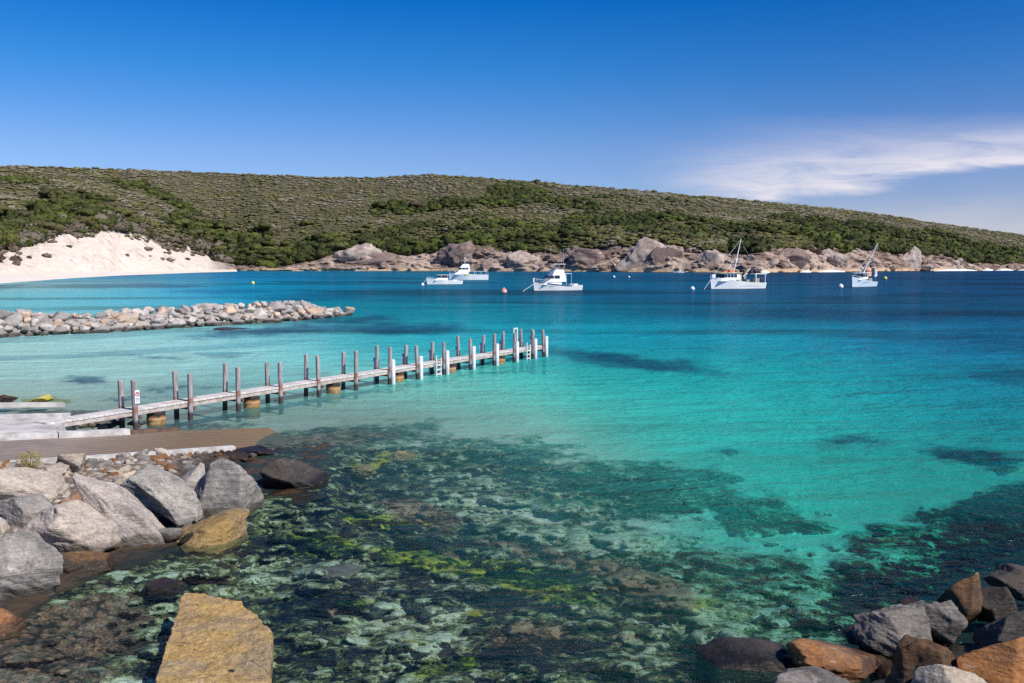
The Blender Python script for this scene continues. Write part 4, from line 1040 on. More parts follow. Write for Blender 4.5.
def corner_ground():
    """rubble under the right corner pile and the camera's own foreshore"""
    xs = np.linspace(3, 16, 60); ys = np.linspace(6, 21, 60)
    X, Y = np.meshgrid(xs, ys)
    a = at(700, 690, 0)[:2]; b = at(1024, 565, 0)[:2]
    dirv = (b - a) / np.linalg.norm(b - a); nr = np.array([dirv[1], -dirv[0]])
    d = (X - a[0]) * nr[0] + (Y - a[1]) * nr[1] - 0.9
    z = np.clip(d * 0.28, -1.0, 1.2) - 0.12 + 0.15 * fbm2(X, Y, 1.2, 4, 44)
    m = simple('dark_wet_rubble', (0.03, 0.026, 0.024), 0.8, scale=3, c2=(0.012, 0.01, 0.01), bump=0.05)
    me = mesh_np('foreshore', np.stack([X, Y, z], -1).reshape(-1, 3), grid_faces(60, 60), True)
    o = link('foreshore', me, m); o['kind'] = 'structure'


corner_ground()

# shared small rocks
SMALL = []
for k in range(10):
    P, Fc = rock_shape(100 + k, 3 if k else 3, 7 + k % 4, 40, 0.07, 0.35)
    SMALL.append((P / np.abs(P).max(), Fc))
_small_me = {}


def small_rock(name, loc, size, mk, label, cat, group, rs, flat=0.7):
    k = rs.randrange(len(SMALL))
    key = (k, mk)
    if key not in _small_me:
        me = mesh_np('rock', SMALL[k][0], SMALL[k][1], True); me.materials.append(M[mk]); _small_me[key] = me
    o = bpy.data.objects.new(name, _small_me[key]); COL.objects.link(o)
    o.location = loc; o.rotation_euler = (rs.uniform(-.4, .4), rs.uniform(-.4, .4), rs.uniform(0, 6.28))
    o.scale = (size * rs.uniform(.8, 1.25), size * rs.uniform(.7, 1.1), size * flat * rs.uniform(.75, 1.15))
    tag(o, label, cat, group)
    return o


def rubble():
    rs = random.Random(3)
    for i in range(150):
        t = rs.random()
        px = -6 + 262 * t; lo = np.interp(px, [-10, 60, 130, 200, 260], [472, 478, 478, 470, 462]); hi = np.interp(px, [-10, 120, 234, 262], [466, 458.5, 451, 449])
        py = rs.uniform(hi, lo)
        z = max(0.05, float(ramp_z(at_ramp(px, py)[0])) - 0.05)
        p = at(px, py, z)
        mk = rs.choice(['rock_pale', 'rock_pale', 'rock_tan', 'rock_grey', 'rock_orange'] if px < 190 else ['rock_orange', 'rock_tan', 'rock_orange', 'rock_pale'])
        lab = {'rock_pale': 'pale stone', 'rock_tan': 'tan stone', 'rock_grey': 'grey stone', 'rock_orange': 'orange brown stone'}[mk] + ' in the rubble strip beside the ramp kerb'
        sz = rs.uniform(.06, .17) if px > 190 else rs.uniform(.09, .30)
        small_rock('stone', (p[0], p[1], z + sz * .2), sz, mk, lab, 'stone', 'loose stones beside the ramp kerb', rs)
    # gaps between the big boulders
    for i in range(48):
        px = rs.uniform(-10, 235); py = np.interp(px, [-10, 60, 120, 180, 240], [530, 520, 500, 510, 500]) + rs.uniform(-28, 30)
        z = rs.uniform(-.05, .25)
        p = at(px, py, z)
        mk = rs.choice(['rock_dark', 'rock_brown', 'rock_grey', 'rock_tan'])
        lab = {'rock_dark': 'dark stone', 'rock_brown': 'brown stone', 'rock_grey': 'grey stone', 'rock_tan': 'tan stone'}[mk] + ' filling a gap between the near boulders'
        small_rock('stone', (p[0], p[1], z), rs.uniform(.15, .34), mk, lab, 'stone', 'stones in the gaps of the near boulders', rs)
    # under the jetty root
    for i in range(16):
        px = rs.uniform(55, 140); py = rs.uniform(419, 429); p = at(px, py, 0.15)
        mk = rs.choice(['rock_dark', 'rock_grey', 'rock_pale', 'rock_brown'])
        lab = {'rock_dark': 'dark rock', 'rock_brown': 'brown rock', 'rock_grey': 'grey rock', 'rock_pale': 'pale rock'}[mk] + ' in the shade under the landward end of the jetty'
        small_rock('stone', (p[0], p[1], 0.12), rs.uniform(.2, .34), mk, lab, 'stone', 'rocks under the jetty root', rs)
    # right corner fill
    for i in range(30):
        px = rs.uniform(840, 1060); py = rs.uniform(600, 690); p = at(px, py, 0.1)
        mk = rs.choice(['rock_dark', 'rock_brown', 'rock_dark'])
        lab = {'rock_dark': 'black stone', 'rock_brown': 'brown stone'}[mk] + ' in the shaded gaps of the right corner pile'
        small_rock('stone', (p[0], p[1], 0.0), rs.uniform(.15, .3), mk, lab, 'stone', 'stones in the right corner pile', rs)
    # sunken rocks
    for i in range(12):
        px = rs.uniform(270, 720); py = rs.uniform(500, 690); p = at(px, py, -0.35)
        mk = rs.choice(['rock_brown', 'rock_dark', 'rock_dark'])
        lab = {'rock_dark': 'dark stone', 'rock_brown': 'brown stone'}[mk] + ' lying under water on the reef'
        small_rock('stone', (p[0], p[1], -0.42), rs.uniform(.12, .3), mk, lab, 'stone', 'sunken stones on the reef', rs, 0.5)


rubble()
# rocks beyond the landing, left edge
hero_rock('boulder', (-12, 19, 394.5, 403), 0.05, M['rock_brown'], 'dark brown rock at the left edge behind the grey beam', 61, scl=(1.6, 1, .6))
gy = rock_mat('yellow_algae_rock', (0.62, 0.46, 0.03), (0.42, 0.36, 0.10), (0.55, 0.5, 0.3), 0.3, wet=0.5, wetz=0.02)
hero_rock('boulder', (28, 54, 394, 403), 0.0, gy, 'bright yellow algae covered rock behind the grey beam', 62, scl=(1.8, 1, .5), rot=(0, -14, 0))
sr = hero_rock('boulder', (388, 417, 451, 462), -0.25, M['rock_gold'], 'round yellow green rock just under the surface, larger of the pair beyond the ramp', 63, scl=(1.5, 1, .5), planes=20, soft=9, rough=.12)
sr = hero_rock('boulder', (350, 376, 465, 475), -0.25, M['rock_gold'], 'small yellow green rock under the surface, nearer of the pair beyond the ramp', 64, scl=(1.5, 1, .5), planes=20, soft=9, rough=.12)


def shrub():
    rs = np.random.default_rng(5)
    p = at(30, 470, 0.62)
    root = empty('shrub', tuple(p)); tag(root, 'small dry yellow green shrub growing at the ramp kerb', 'shrub')
    st = MB()
    for i in range(26):
        a = rs.uniform(0, 6.28); r = rs.uniform(.1, .36); st.tube((0, 0, 0), (math.cos(a) * r, math.sin(a) * r * .8, rs.uniform(.25, .5)), .006, .003, 4)
    st.build('stem', simple('shrub_stem', (0.32, 0.2, 0.10)), root)
    V = []; Fc = []; n = 900
    c = rs.normal(size=(n, 3)); c /= np.linalg.norm(c, axis=1)[:, None]; c *= rs.uniform(.45, 1, (n, 1)); c = c * np.array([.36, .32, .26]) + np.array([0, 0, .27])
    for i in range(n):
        u = rs.normal(size=3); u /= np.linalg.norm(u); w = np.cross(u, rs.normal(size=3)); w /= np.linalg.norm(w)
        b = len(V); L_ = .035; V += [c[i], c[i] + w * .012 + u * L_ * .5, c[i] + u * L_, c[i] - w * .012 + u * L_ * .5]; Fc.append([b, b + 1, b + 2, b + 3])
    colv = np.repeat(np.where(rs.random((n, 1)) < .45, np.array([[.34, .32, .05]]), np.where(rs.random((n, 1)) < .5, np.array([[.38, .20, .08]]), np.array([[.14, .18, .05]]))), 4, 0)
    m, nt, b = new_mat('shrub_leaf'); a = N(nt, 'ShaderNodeAttribute', attribute_name='col'); nt.links.new(a.outputs['Color'], b.inputs['Base Color']); b.inputs['Roughness'].default_value = .8
    link('foliage', mesh_np('foliage', np.array(V), np.array(Fc), False, {'col': colv}), m, root)


shrub()


# ------------------------------------------------------------------ jetty
def jetty():
    A = at(136, 429.5, 0); B = at(543.5, 356.8, 0)
    ax = (B - A); Lj = np.linalg.norm(ax); ax = ax / Lj; pr = np.array([ax[1], -ax[0], 0])      # pr points to the camera side (right)
    WID = 0.80
    root = empty('jetty', (float(A[0]), float(A[1]), 0.0), math.atan2(ax[1], ax[0]))
    tag(root, 'long narrow weathered timber jetty on grey posts with white sleeves near its end', 'jetty')
    # local frame: +x along jetty, -y camera side; near row at y=0, far row at y=+WID
    xs = []
    for px in (136, 190.5, 238.5, 281, 319, 356, 389.5, 417.5, 444, 470.5, 494, 514, 532.5, 543.5):
        lo, hi = -3.0, Lj + 3
        for _ in range(50):
            mid = (lo + hi) / 2
            if proj(A + ax * mid)[0] < px: lo = mid
            else: hi = mid
        xs.append(lo)
    print('bents', [round(x, 2) for x in xs])
    timber = simple('grey_weathered_timber', (0.40, 0.37, 0.36), 0.85, scale=5, c2=(0.24, 0.21, 0.20), bump=0.01)

    def post_mat():
        m, nt, b = new_mat('post_timber'); L = nt.links.new
        tc = N(nt, 'ShaderNodeTexCoord'); geo = N(nt, 'ShaderNodeNewGeometry'); sp = N(nt, 'ShaderNodeSeparateXYZ'); L(geo.outputs['Position'], sp.inputs[0])
        n = noise_n(nt, map_n(nt, geo.outputs['Position'], (6, 6, .8)), 2.0, 5, .6); n2 = noise_n(nt, geo.outputs['Position'], 5, 4, .6)
        c = mix_c(nt, smooth_n(nt, n, .35, .65), (0.22, 0.185, 0.18), (0.40, 0.36, 0.355))
        zz = math_n(nt, 'ADD', sp.outputs[2], math_n(nt, 'MULTIPLY', n2, .25))
        band = math_n(nt, 'MULTIPLY', smooth_n(nt, zz, .70, .78), math_n(nt, 'SUBTRACT', 1.0, smooth_n(nt, zz, .92, 1.0)))
        c = mix_c(nt, math_n(nt, 'MULTIPLY', band, .75), c, (0.26, 0.10, 0.05))
        c = mix_c(nt, math_n(nt, 'SUBTRACT', 1.0, smooth_n(nt, zz, .38, .55)), c, (0.05, 0.038, 0.034))
        L(c, b.inputs['Base Color']); b.inputs['Roughness'].default_value = .85
        L(bump_n(nt, n, .02), b.inputs['Normal'])
        return m
    pm = post_mat()
    sleeve = simple('white_plastic_sleeve', (0.60, 0.61, 0.66), 0.45, .22, 5.0)
    beamm = simple('dark_crossbeam', (0.16, 0.11, 0.09), .8, scale=4, c2=(.08, .055, .045))

    def deck_mat():
        m, nt, b = new_mat('deck_planks'); L = nt.links.new
        tc = N(nt, 'ShaderNodeTexCoord'); P = tc.outputs['Object']; sp = N(nt, 'ShaderNodeSeparateXYZ'); L(P, sp.inputs[0])
        n = noise_n(nt, map_n(nt, P, (9, 1.2, 6)), 1.5, 5, .65); n2 = noise_n(nt, P, 1.1, 5, .65, .4)
        c = mix_c(nt, smooth_n(nt, n, .3, .7), (0.52, 0.46, 0.43), (0.70, 0.64, 0.61))
        pk = math_n(nt, 'FRACT', math_n(nt, 'MULTIPLY', sp.outputs[0], 5.0))
        gap = smooth_n(nt, math_n(nt, 'ABSOLUTE', math_n(nt, 'SUBTRACT', pk, .5)), .44, .49)
        idn = N(nt, 'ShaderNodeTexWhiteNoise', noise_dimensions='1D'); L(math_n(nt, 'FLOOR', math_n(nt, 'MULTIPLY', sp.outputs[0], 5.0)), idn.inputs['W'])
        hv = N(nt, 'ShaderNodeHueSaturation'); L(c, hv.inputs['Color']); L(math_n(nt, 'ADD', .82, math_n(nt, 'MULTIPLY', idn.outputs[0], .3)), hv.inputs['Value'])
        c = mix_c(nt, math_n(nt, 'MULTIPLY', gap, .55), hv.outputs[0], (.12, .09, .08))
        c = mix_c(nt, math_n(nt, 'MULTIPLY', smooth_n(nt, n2, .60, .68), .75), c, (0.36, 0.15, 0.07))
        L(c, b.inputs['Base Color']); b.inputs['Roughness'].default_value = .85
        L(bump_n(nt, math_n(nt, 'SUBTRACT', n, gap), .01), b.inputs['Normal'])
        return m
    dm = deck_mat()
    zt = 0.72
    y0, y1 = 0.11, WID - 0.11
    # deck built as spans between bents, one deck part with slight height jitter
    rs = random.Random(11)
    mb = MB(); prev = -3.3; hz = [zt + rs.uniform(-.015, .015) for _ in range(20)]
    for i, x in enumerate(xs[:-1] + [xs[-1] + 0.25]):
        a = prev; bq = x
        if bq - a < 0.3: continue
        mb.box(((a + bq) / 2, (y0 + y1) / 2, hz[i] - .035), (bq - a - .012, y1 - y0 + (0.16 if True else 0), .07), None, .008)
        prev = bq
    mb.build('deck', dm, root)
    st = MB()
    for yy in (y0 - .02, y1 + .02): st.box(((xs[-1] - 3.0) / 2, yy, zt - .15), (xs[-1] + 3.4, .07, .13))
    st.build('stringer', simple('pale_stringer', (0.52, 0.46, 0.43), .85, scale=4, c2=(.33, .25, .21)), root)
    for i, x in enumerate(xs):
        far_x = x
        for row, yy in ((0, 0.0), (1, WID)):
            lean = rs.uniform(-.06, .06); lx = rs.uniform(-.06, .06)
            top = 1.82 + rs.uniform(-.11, .09)
            p = MB(); r = .088
            p.rings([[(x + dx * r - lx * .8 * 0 + lx * (z / 1.8), yy + dy * r + lean * (z / 1.8), z) for dx, dy in ((-1, -.55), (-.55, -1), (.55, -1), (1, -.55), (1, .55), (.55, 1), (-.55, 1), (-1, .55))] for z in (-1.2, 0, .6, 1.2, top - .03)] +
                    [[(x + dx * r * .8 + lx, yy + dy * r * .8 + lean, top) for dx, dy in ((-1, -.55), (-.55, -1), (.55, -1), (1, -.55), (1, .55), (.55, 1), (-.55, 1), (-1, .55))]], close=True)
            po = p.build('post', pm, root)
            if i >= 6:
                sgn = -1 if row == 0 else 1
                s_ = MB(); h = 1.28 + rs.uniform(-.05, .1) if row == 0 else 1.30
                cx, cy = x + .09, yy + sgn * .17
                s_.tube((cx, cy, -1.0), (cx, cy, h - .06), .105, n=16); s_.sphere((cx, cy, h - .07), .105, (1, 1, .5), 2)
                so = s_.build('sleeve', sleeve, po, True)
        # cross beam
        c = MB(); c.box((x + .12, WID / 2, zt - .28), (.12, WID + .3, .14), None, .01); c.build('crossbeam', beamm, root)
    # concrete filled drum footings
    def drum_mat():
        m, nt, b = new_mat('rusty_drum_shaded_top'); L = nt.links.new
        geo = N(nt, 'ShaderNodeNewGeometry'); P = geo.outputs['Position']; sp = N(nt, 'ShaderNodeSeparateXYZ'); L(P, sp.inputs[0])
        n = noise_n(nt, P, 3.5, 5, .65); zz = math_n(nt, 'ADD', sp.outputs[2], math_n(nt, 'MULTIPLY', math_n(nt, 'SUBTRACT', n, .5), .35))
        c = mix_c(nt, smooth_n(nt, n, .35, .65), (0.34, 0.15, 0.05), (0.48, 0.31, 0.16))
        c = mix_c(nt, smooth_n(nt, zz, .24, .36), c, (0.04, 0.025, 0.022))  # near-black upper part paints in the shade below the deck
        c = mix_c(nt, math_n(nt, 'SUBTRACT', 1.0, smooth_n(nt, zz, .0, .1)), c, (0.22, 0.13, 0.04))
        L(c, b.inputs['Base Color']); b.inputs['Roughness'].default_value = .9; L(bump_n(nt, n, .04), b.inputs['Normal'])
        return m
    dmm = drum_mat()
    for px in (157, 252.5, 334, 398, 450.5, 500, 532):
        lo, hi = -3.0, Lj + 3
        for _ in range(50):
            mid = (lo + hi) / 2
            if proj(A + ax * mid - pr * 0.3)[0] < px: lo = mid
            else: hi = mid
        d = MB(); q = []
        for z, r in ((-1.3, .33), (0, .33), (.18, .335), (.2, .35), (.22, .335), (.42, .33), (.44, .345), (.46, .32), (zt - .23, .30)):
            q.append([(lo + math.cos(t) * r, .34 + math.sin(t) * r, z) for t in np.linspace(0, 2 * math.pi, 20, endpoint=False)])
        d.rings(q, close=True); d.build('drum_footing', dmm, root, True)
    # ladders
    lm = simple('white_ladder_metal', (0.70, 0.69, 0.66), .5, .2)
    for px in (437, 527):
        lo, hi = -3.0, Lj + 3
        for _ in range(50):
            mid = (lo + hi) / 2
            if proj(A + ax * mid)[0] < px: lo = mid
            else: hi = mid
        l = MB()
        for s_ in (-.2, .2): l.box((lo + s_, -.10, .42), (.07, .07, 1.05 if s_ > 0 else 1.35))
        for z in (.1, .34, .58): l.box((lo, -.10, z), (.4, .06, .06))
        l.build('ladder', lm, root)
        # tall thin white rails at the far side
    rl = MB()
    for dx in (-.75, -.35): rl.tube((xs[-2] + dx, WID + .12, -.2), (xs[-2] + dx, WID + .12, 1.95), .05, n=8)
    rl.tube((xs[-2] - .75, WID + .12, 1.9), (xs[-2] - .35, WID + .12, 1.9), .04, n=8)
    rl.build('boarding_rail', lm, root)
    # sign on the first near post
    sg = MB(); x = xs[0]
    sg.box((x, -.135, 1.20), (.19, .02, .48), None, .004)
    so = sg.build('sign_plate', simple('white_sign_paint', (.80, .80, .84), .4, .05), root)
    rg = MB(); q = []
    for t in np.linspace(0, 2 * math.pi, 25):
        q.append([(x + math.cos(t) * r, y_, 1.30 + math.sin(t) * r) for r, y_ in ((.058, -.147), (.085, -.147), (.085, -.152), (.058, -.152))])
    rg.rings(q, close=True, caps=False)
    rg.box((x, -.151, 1.30), (.14, .005, .02), Euler((0, R(45), 0)))
    rg.build('prohibition_ring', simple('red_sign_paint', (.55, .03, .05), .4, .05), so)
    dk = MB(); dk.box((x, -.1475, 1.30), (.02, .004, .07)); dk.box((x + .02, -.1475, 1.28), (.05, .004, .016)); dk.sphere((x - .003, -.1475, 1.345), .012, (1, .2, 1), 2)
    dk.box((x, -.1475, 1.15), (.14, .004, .018)); dk.box((x, -.1475, 1.10), (.11, .004, .018)); dk.box((x, -.1475, 1.05), (.13, .004, .018))
    dk.build('pictogram', simple('dark_sign_ink', (.03, .03, .09), .5, .05), so)
    for p in bpy.data.objects:
        pass
    # landing slab joined to the shore
    land = MB()
    pts = [at(x_, y_, .70) for x_, y_ in ((-150, 421), (0, 417.5), (72, 416), (56, 427), (60, 435), (0, 437), (-160, 441))]
    land.poly([(q_[0], q_[1], .68) for q_ in pts], (0, 0, -.75))
    lo_ = land.build('concrete_landing', conc); tag(lo_, 'flat concrete landing joining the jetty to the shore', 'landing')
    e = MB(); a_ = Vector(at(-150, 419.5, .74)); b_ = Vector(at(70, 414.5, .74)); d_ = (b_ - a_); L_ = d_.length; d_.normalize()
    e.box(tuple((a_ + b_) / 2 + Vector((0, 0, -.01))), (L_, .22, .12), Matrix.Rotation(math.atan2(d_.y, d_.x), 4, 'Z'), .01)
    eo = e.build('edge_beam', conc_pale, lo_)


jetty()


# ------------------------------------------------------------------ breakwater
def breakwater():
    rs = random.Random(21)
    fr = ([-260, -60, 0, 100, 200, 300, 346], [356, 342, 337.5, 333, 327, 321, 316])

    def front(px): return at(px, float(np.interp(px, *fr)), 0)
    # rubble core
    cols = np.linspace(-260, 343, 90); V = []
    for c in cols:
        p = front(c); q = front(c + 1) - p; q /= np.linalg.norm(q); nb = np.array([-q[1], q[0], 0])
        if nb[1] < 0: nb = -nb
        k = float(np.interp(c, [300, 343], [1, .35])); hh = k * float(np.interp(c, [-260, 0, 100, 150, 230], [1.7, 1.6, 1.15, 1.3, 1.5]))
        for o_, z in ((0.3, -.5), (1.3, hh * .55), (2.3, hh * .9), (3.6, hh * .9), (6.0, -.6)):
            V.append(p + nb * o_ * (k if o_ > 3 else 1) + np.array([0, 0, z]))
    V = np.array(V); V += 0.15 * np.stack([fbm(V * .9, 3, k) for k in range(3)], -1)
    me = mesh_np('breakwater_core', V, grid_faces(len(cols), 5), False)
    o = link('breakwater_core', me, M['rock_bw2']); o['kind'] = 'stuff'; o['label'] = 'packed rubble core of the breakwater under its boulders'; o['category'] = 'rubble'
    spots = []
    tries = 0
    while len(spots) < 245 and tries < 90000:
        tries += 1
        u = rs.random()
        px = -40 + 388 * (u ** 0.8)
        p = front(px); q = front(px + 1) - p; q /= np.linalg.norm(q); nb = np.array([-q[1], q[0], 0])
        if nb[1] < 0: nb = -nb
        k = float(np.interp(px, [320, 348], [1, .45])); hh = k * float(np.interp(px, [-60, 0, 100, 150, 230, 300], [1.85, 1.8, 1.25, 1.4, 1.65, 1.65]))
        row = rs.random()
        oo = row * 4.2 * k
        z = np.interp(oo, [0, 1.4, 2.8, 4.4], [0.02, hh * .6, hh, hh])
        s = rs.choice([rs.uniform(.32, .6), rs.uniform(.5, 1.1)])
        c = p + nb * oo
        if any((c[0] - a[0]) ** 2 + (c[1] - a[1]) ** 2 + ((z - a[2]) * 1.2) ** 2 < ((s + a[3]) * .55) ** 2 for a in spots): continue
        spots.append((c[0], c[1], float(z), s, px, oo))
    for (x, y, z, s, px, oo) in spots:
        low = oo < .5
        mk = rs.choice(['rock_bw', 'rock_bw', 'rock_bw', 'rock_bw2', 'rock_bw3'] if not low else ['rock_bw2', 'rock_bw2', 'rock_bw'])
        lab = {'rock_bw': 'pale whitish boulder', 'rock_bw2': 'grey boulder', 'rock_bw3': 'tan boulder'}[mk] + (' at the waterline of the breakwater' if low else ' piled on the breakwater')
        small_rock('boulder', (x, y, z), s, mk, lab, 'boulder', 'boulders of the breakwater', rs, .78)
    print('breakwater', len(spots), tries)
    hero_rock('boulder', (205, 270, 327, 333.5), -0.25, M['rock_brown'], 'flat purplish brown reef rock in front of the breakwater', 71, scl=(3, 1, .3), sub=4)


breakwater()


# ------------------------------------------------------------------ far shore boulders and outcrops
def far_rocks():
    rs = random.Random(31)
    OUT = [((328, 392, 243, 268), 'rock_far', 'pale streaked granite outcrop left of the middle of the far shore'), ((344, 404, 250, 268), 'rock_fardark', 'low purple brown outcrop below the pale streaked granite'),
           ((436, 482, 240, 266), 'rock_fardark', 'purple brown rounded outcrop behind the pair of moored boats'), ((614, 676, 237, 270), 'rock_far', 'big pale rounded granite outcrop left of the long fishing boat'),
           ((648, 686, 247, 271), 'rock_fardark', 'dark purple face beside the big pale granite outcrop'), ((505, 545, 250, 271), 'rock_far', 'pale craggy outcrop behind the white cabin cruiser'),
           ((566, 610, 248, 271), 'rock_fardark', 'dark craggy outcrop right of the white cabin cruiser'), ((896, 922, 246, 270), 'rock_far', 'pale slanting outcrop right of the boat with the leaning mast'),
           ((770, 812, 248, 272), 'rock_fardark', 'reddish brown crag between the two fishing boats'), ((820, 850, 250, 271), 'rock_far', 'pale crag left of the boat with the leaning mast'),
           ((390, 436, 262, 271), 'rock_far', 'low white shelf of rock left of the moored pair'), ((696, 730, 250, 271), 'rock_far', 'broken pale crag behind the bow of the long fishing boat')]
    for i, (bb, mk, lab) in enumerate(OUT):
        cx = (bb[0] + bb[1]) / 2; Ds = at(cx, float(cr_interp(cx, SHORE)), 0)[1]
        hero_rock('outcrop', bb, 0.3, M[mk], lab, 200 + i, scl=(1.3, 1, .9), rot=(0, rs.uniform(-20, 25), rs.uniform(0, 60)), depth=0.5, sub=5, planes=18, soft=40, rough=.17, jit=.4, cat='outcrop', Y=Ds + 4)
    big = []
    for k in range(8):
        P, Fc = rock_shape(300 + k, 3, 10 + k % 5, 26, .1, .3); big.append((P / np.abs(P).max(), Fc))
    ms = {}
    for i in range(75):
        px = rs.choice([rs.uniform(240, 1024), rs.uniform(440, 1024), rs.uniform(690, 1024)])
        s = rs.random() ** 1.7 * .85 - .02
        p = hill_point(np.array(px), np.array(max(s, 0.0)))
        k = rs.randrange(8); mk = rs.choice(['rock_far', 'rock_far', 'rock_fardark'])
        if (k, mk) not in ms:
            me = mesh_np('rock', big[k][0], big[k][1], False); me.materials.append(M[mk]); ms[(k, mk)] = me
        o = bpy.data.objects.new('shore_rock', ms[(k, mk)]); COL.objects.link(o)
        sz_ = rs.uniform(1.6, 5.2) * (.7 if s < .1 else 1)
        o.location = (p[0], p[1] - 1.5, max(p[2], .2)); o.rotation_euler = (rs.uniform(-.5, .5), rs.uniform(-.5, .5), rs.uniform(0, 6.28)); o.scale = (sz_ * rs.uniform(.8, 1.5), sz_, sz_ * rs.uniform(.5, .8))
        tag(o, ('pale rock' if mk == 'rock_far' else 'dark brown rock') + (' at the foot of the far rocky shore' if s < .3 else ' on the slope of the far rocky shore'), 'rock', 'rocks along the far shore')
    # small dark rocks and clumps on the sand bluff are part of its material


far_rocks()


# ------------------------------------------------------------------ vegetation on the headland
def veg_mat(name, attr=True, c=(0.06, 0.08, 0.02)):
    m, nt, b = new_mat(name); L = nt.links.new
    geo = N(nt, 'ShaderNodeNewGeometry'); n = noise_n(nt, geo.outputs['Position'], 0.9, 4, .7)
    if attr:
        a = N(nt, 'ShaderNodeAttribute', attribute_name='col'); src = a.outputs['Color']
    else:
        oi = N(nt, 'ShaderNodeObjectInfo')
        src = ramp_n(nt, oi.outputs['Random'], [(0, (0.034, 0.042, 0.012)), (.4, (0.058, 0.066, 0.017)), (.75, (0.080, 0.088, 0.022)), (.9, (0.075, 0.060, 0.034)), (1, (0.09, 0.10, 0.025))])
    L(mix_c(nt, 1.0, src, ramp_n(nt, n, [(.3, .75), (.7, 1.25)]), 'MULTIPLY'), b.inputs['Base Color'])
    b.inputs['Roughness'].default_value = .85; b.inputs['Specular IOR Level'].default_value = .15
    return m


def bush_proto(seed, blobs=1, leaves=18, sub=2, leafsize=.28):
    r = np.random.default_rng(seed); Vs = []; Ft = []; Fq = []; nv = 0
    for k in range(blobs):
        V, Fc = ico(sub)
        P = V * (1 + 0.34 * fbm(V * 1.7 + seed * 3 + k * 9, 3, seed + k))[:, None]
        if blobs > 1:
            a = r.uniform(0, 6.28); rr = r.uniform(.25, .6); s = r.uniform(.38, .62); P = P * np.array([s, s, s * .62]) + np.array([math.cos(a) * rr, math.sin(a) * rr, r.uniform(.3, .72)])
        else:
            P = P * np.array([.9, .9, .55]) + np.array([0, 0, .3])
        Vs.append(P); Ft.append(Fc + nv); nv += len(P)
    allv = np.concatenate(Vs)
    for i in range(leaves):
        c = allv[r.integers(len(allv))] * r.uniform(.95, 1.12)
        u = r.normal(size=3); u /= np.linalg.norm(u); w = np.cross(u, r.normal(size=3)); w /= np.linalg.norm(w); s = leafsize * r.uniform(.5, 1)
        Vs.append(np.array([c - u * s - w * s * .6, c + u * s - w * s * .6, c + u * s + w * s * .6, c - u * s + w * s * .6])); Fq.append([nv, nv + 1, nv + 2, nv + 3]); nv += 4
    V = np.concatenate(Vs); V[:, 2] = np.maximum(V[:, 2], -.15)
    return V, np.concatenate(Ft), np.array(Fq)


def slope_z(px, s):
    P = hill_point(px, s)
    veg = sstep(1.0, 1.2, s) * (1 - sstep(1.85, 2.0, s))
    P[..., 2] += veg * fbm2(P[..., 0], P[..., 1], 0.012, 4, 81) * 7
    return P


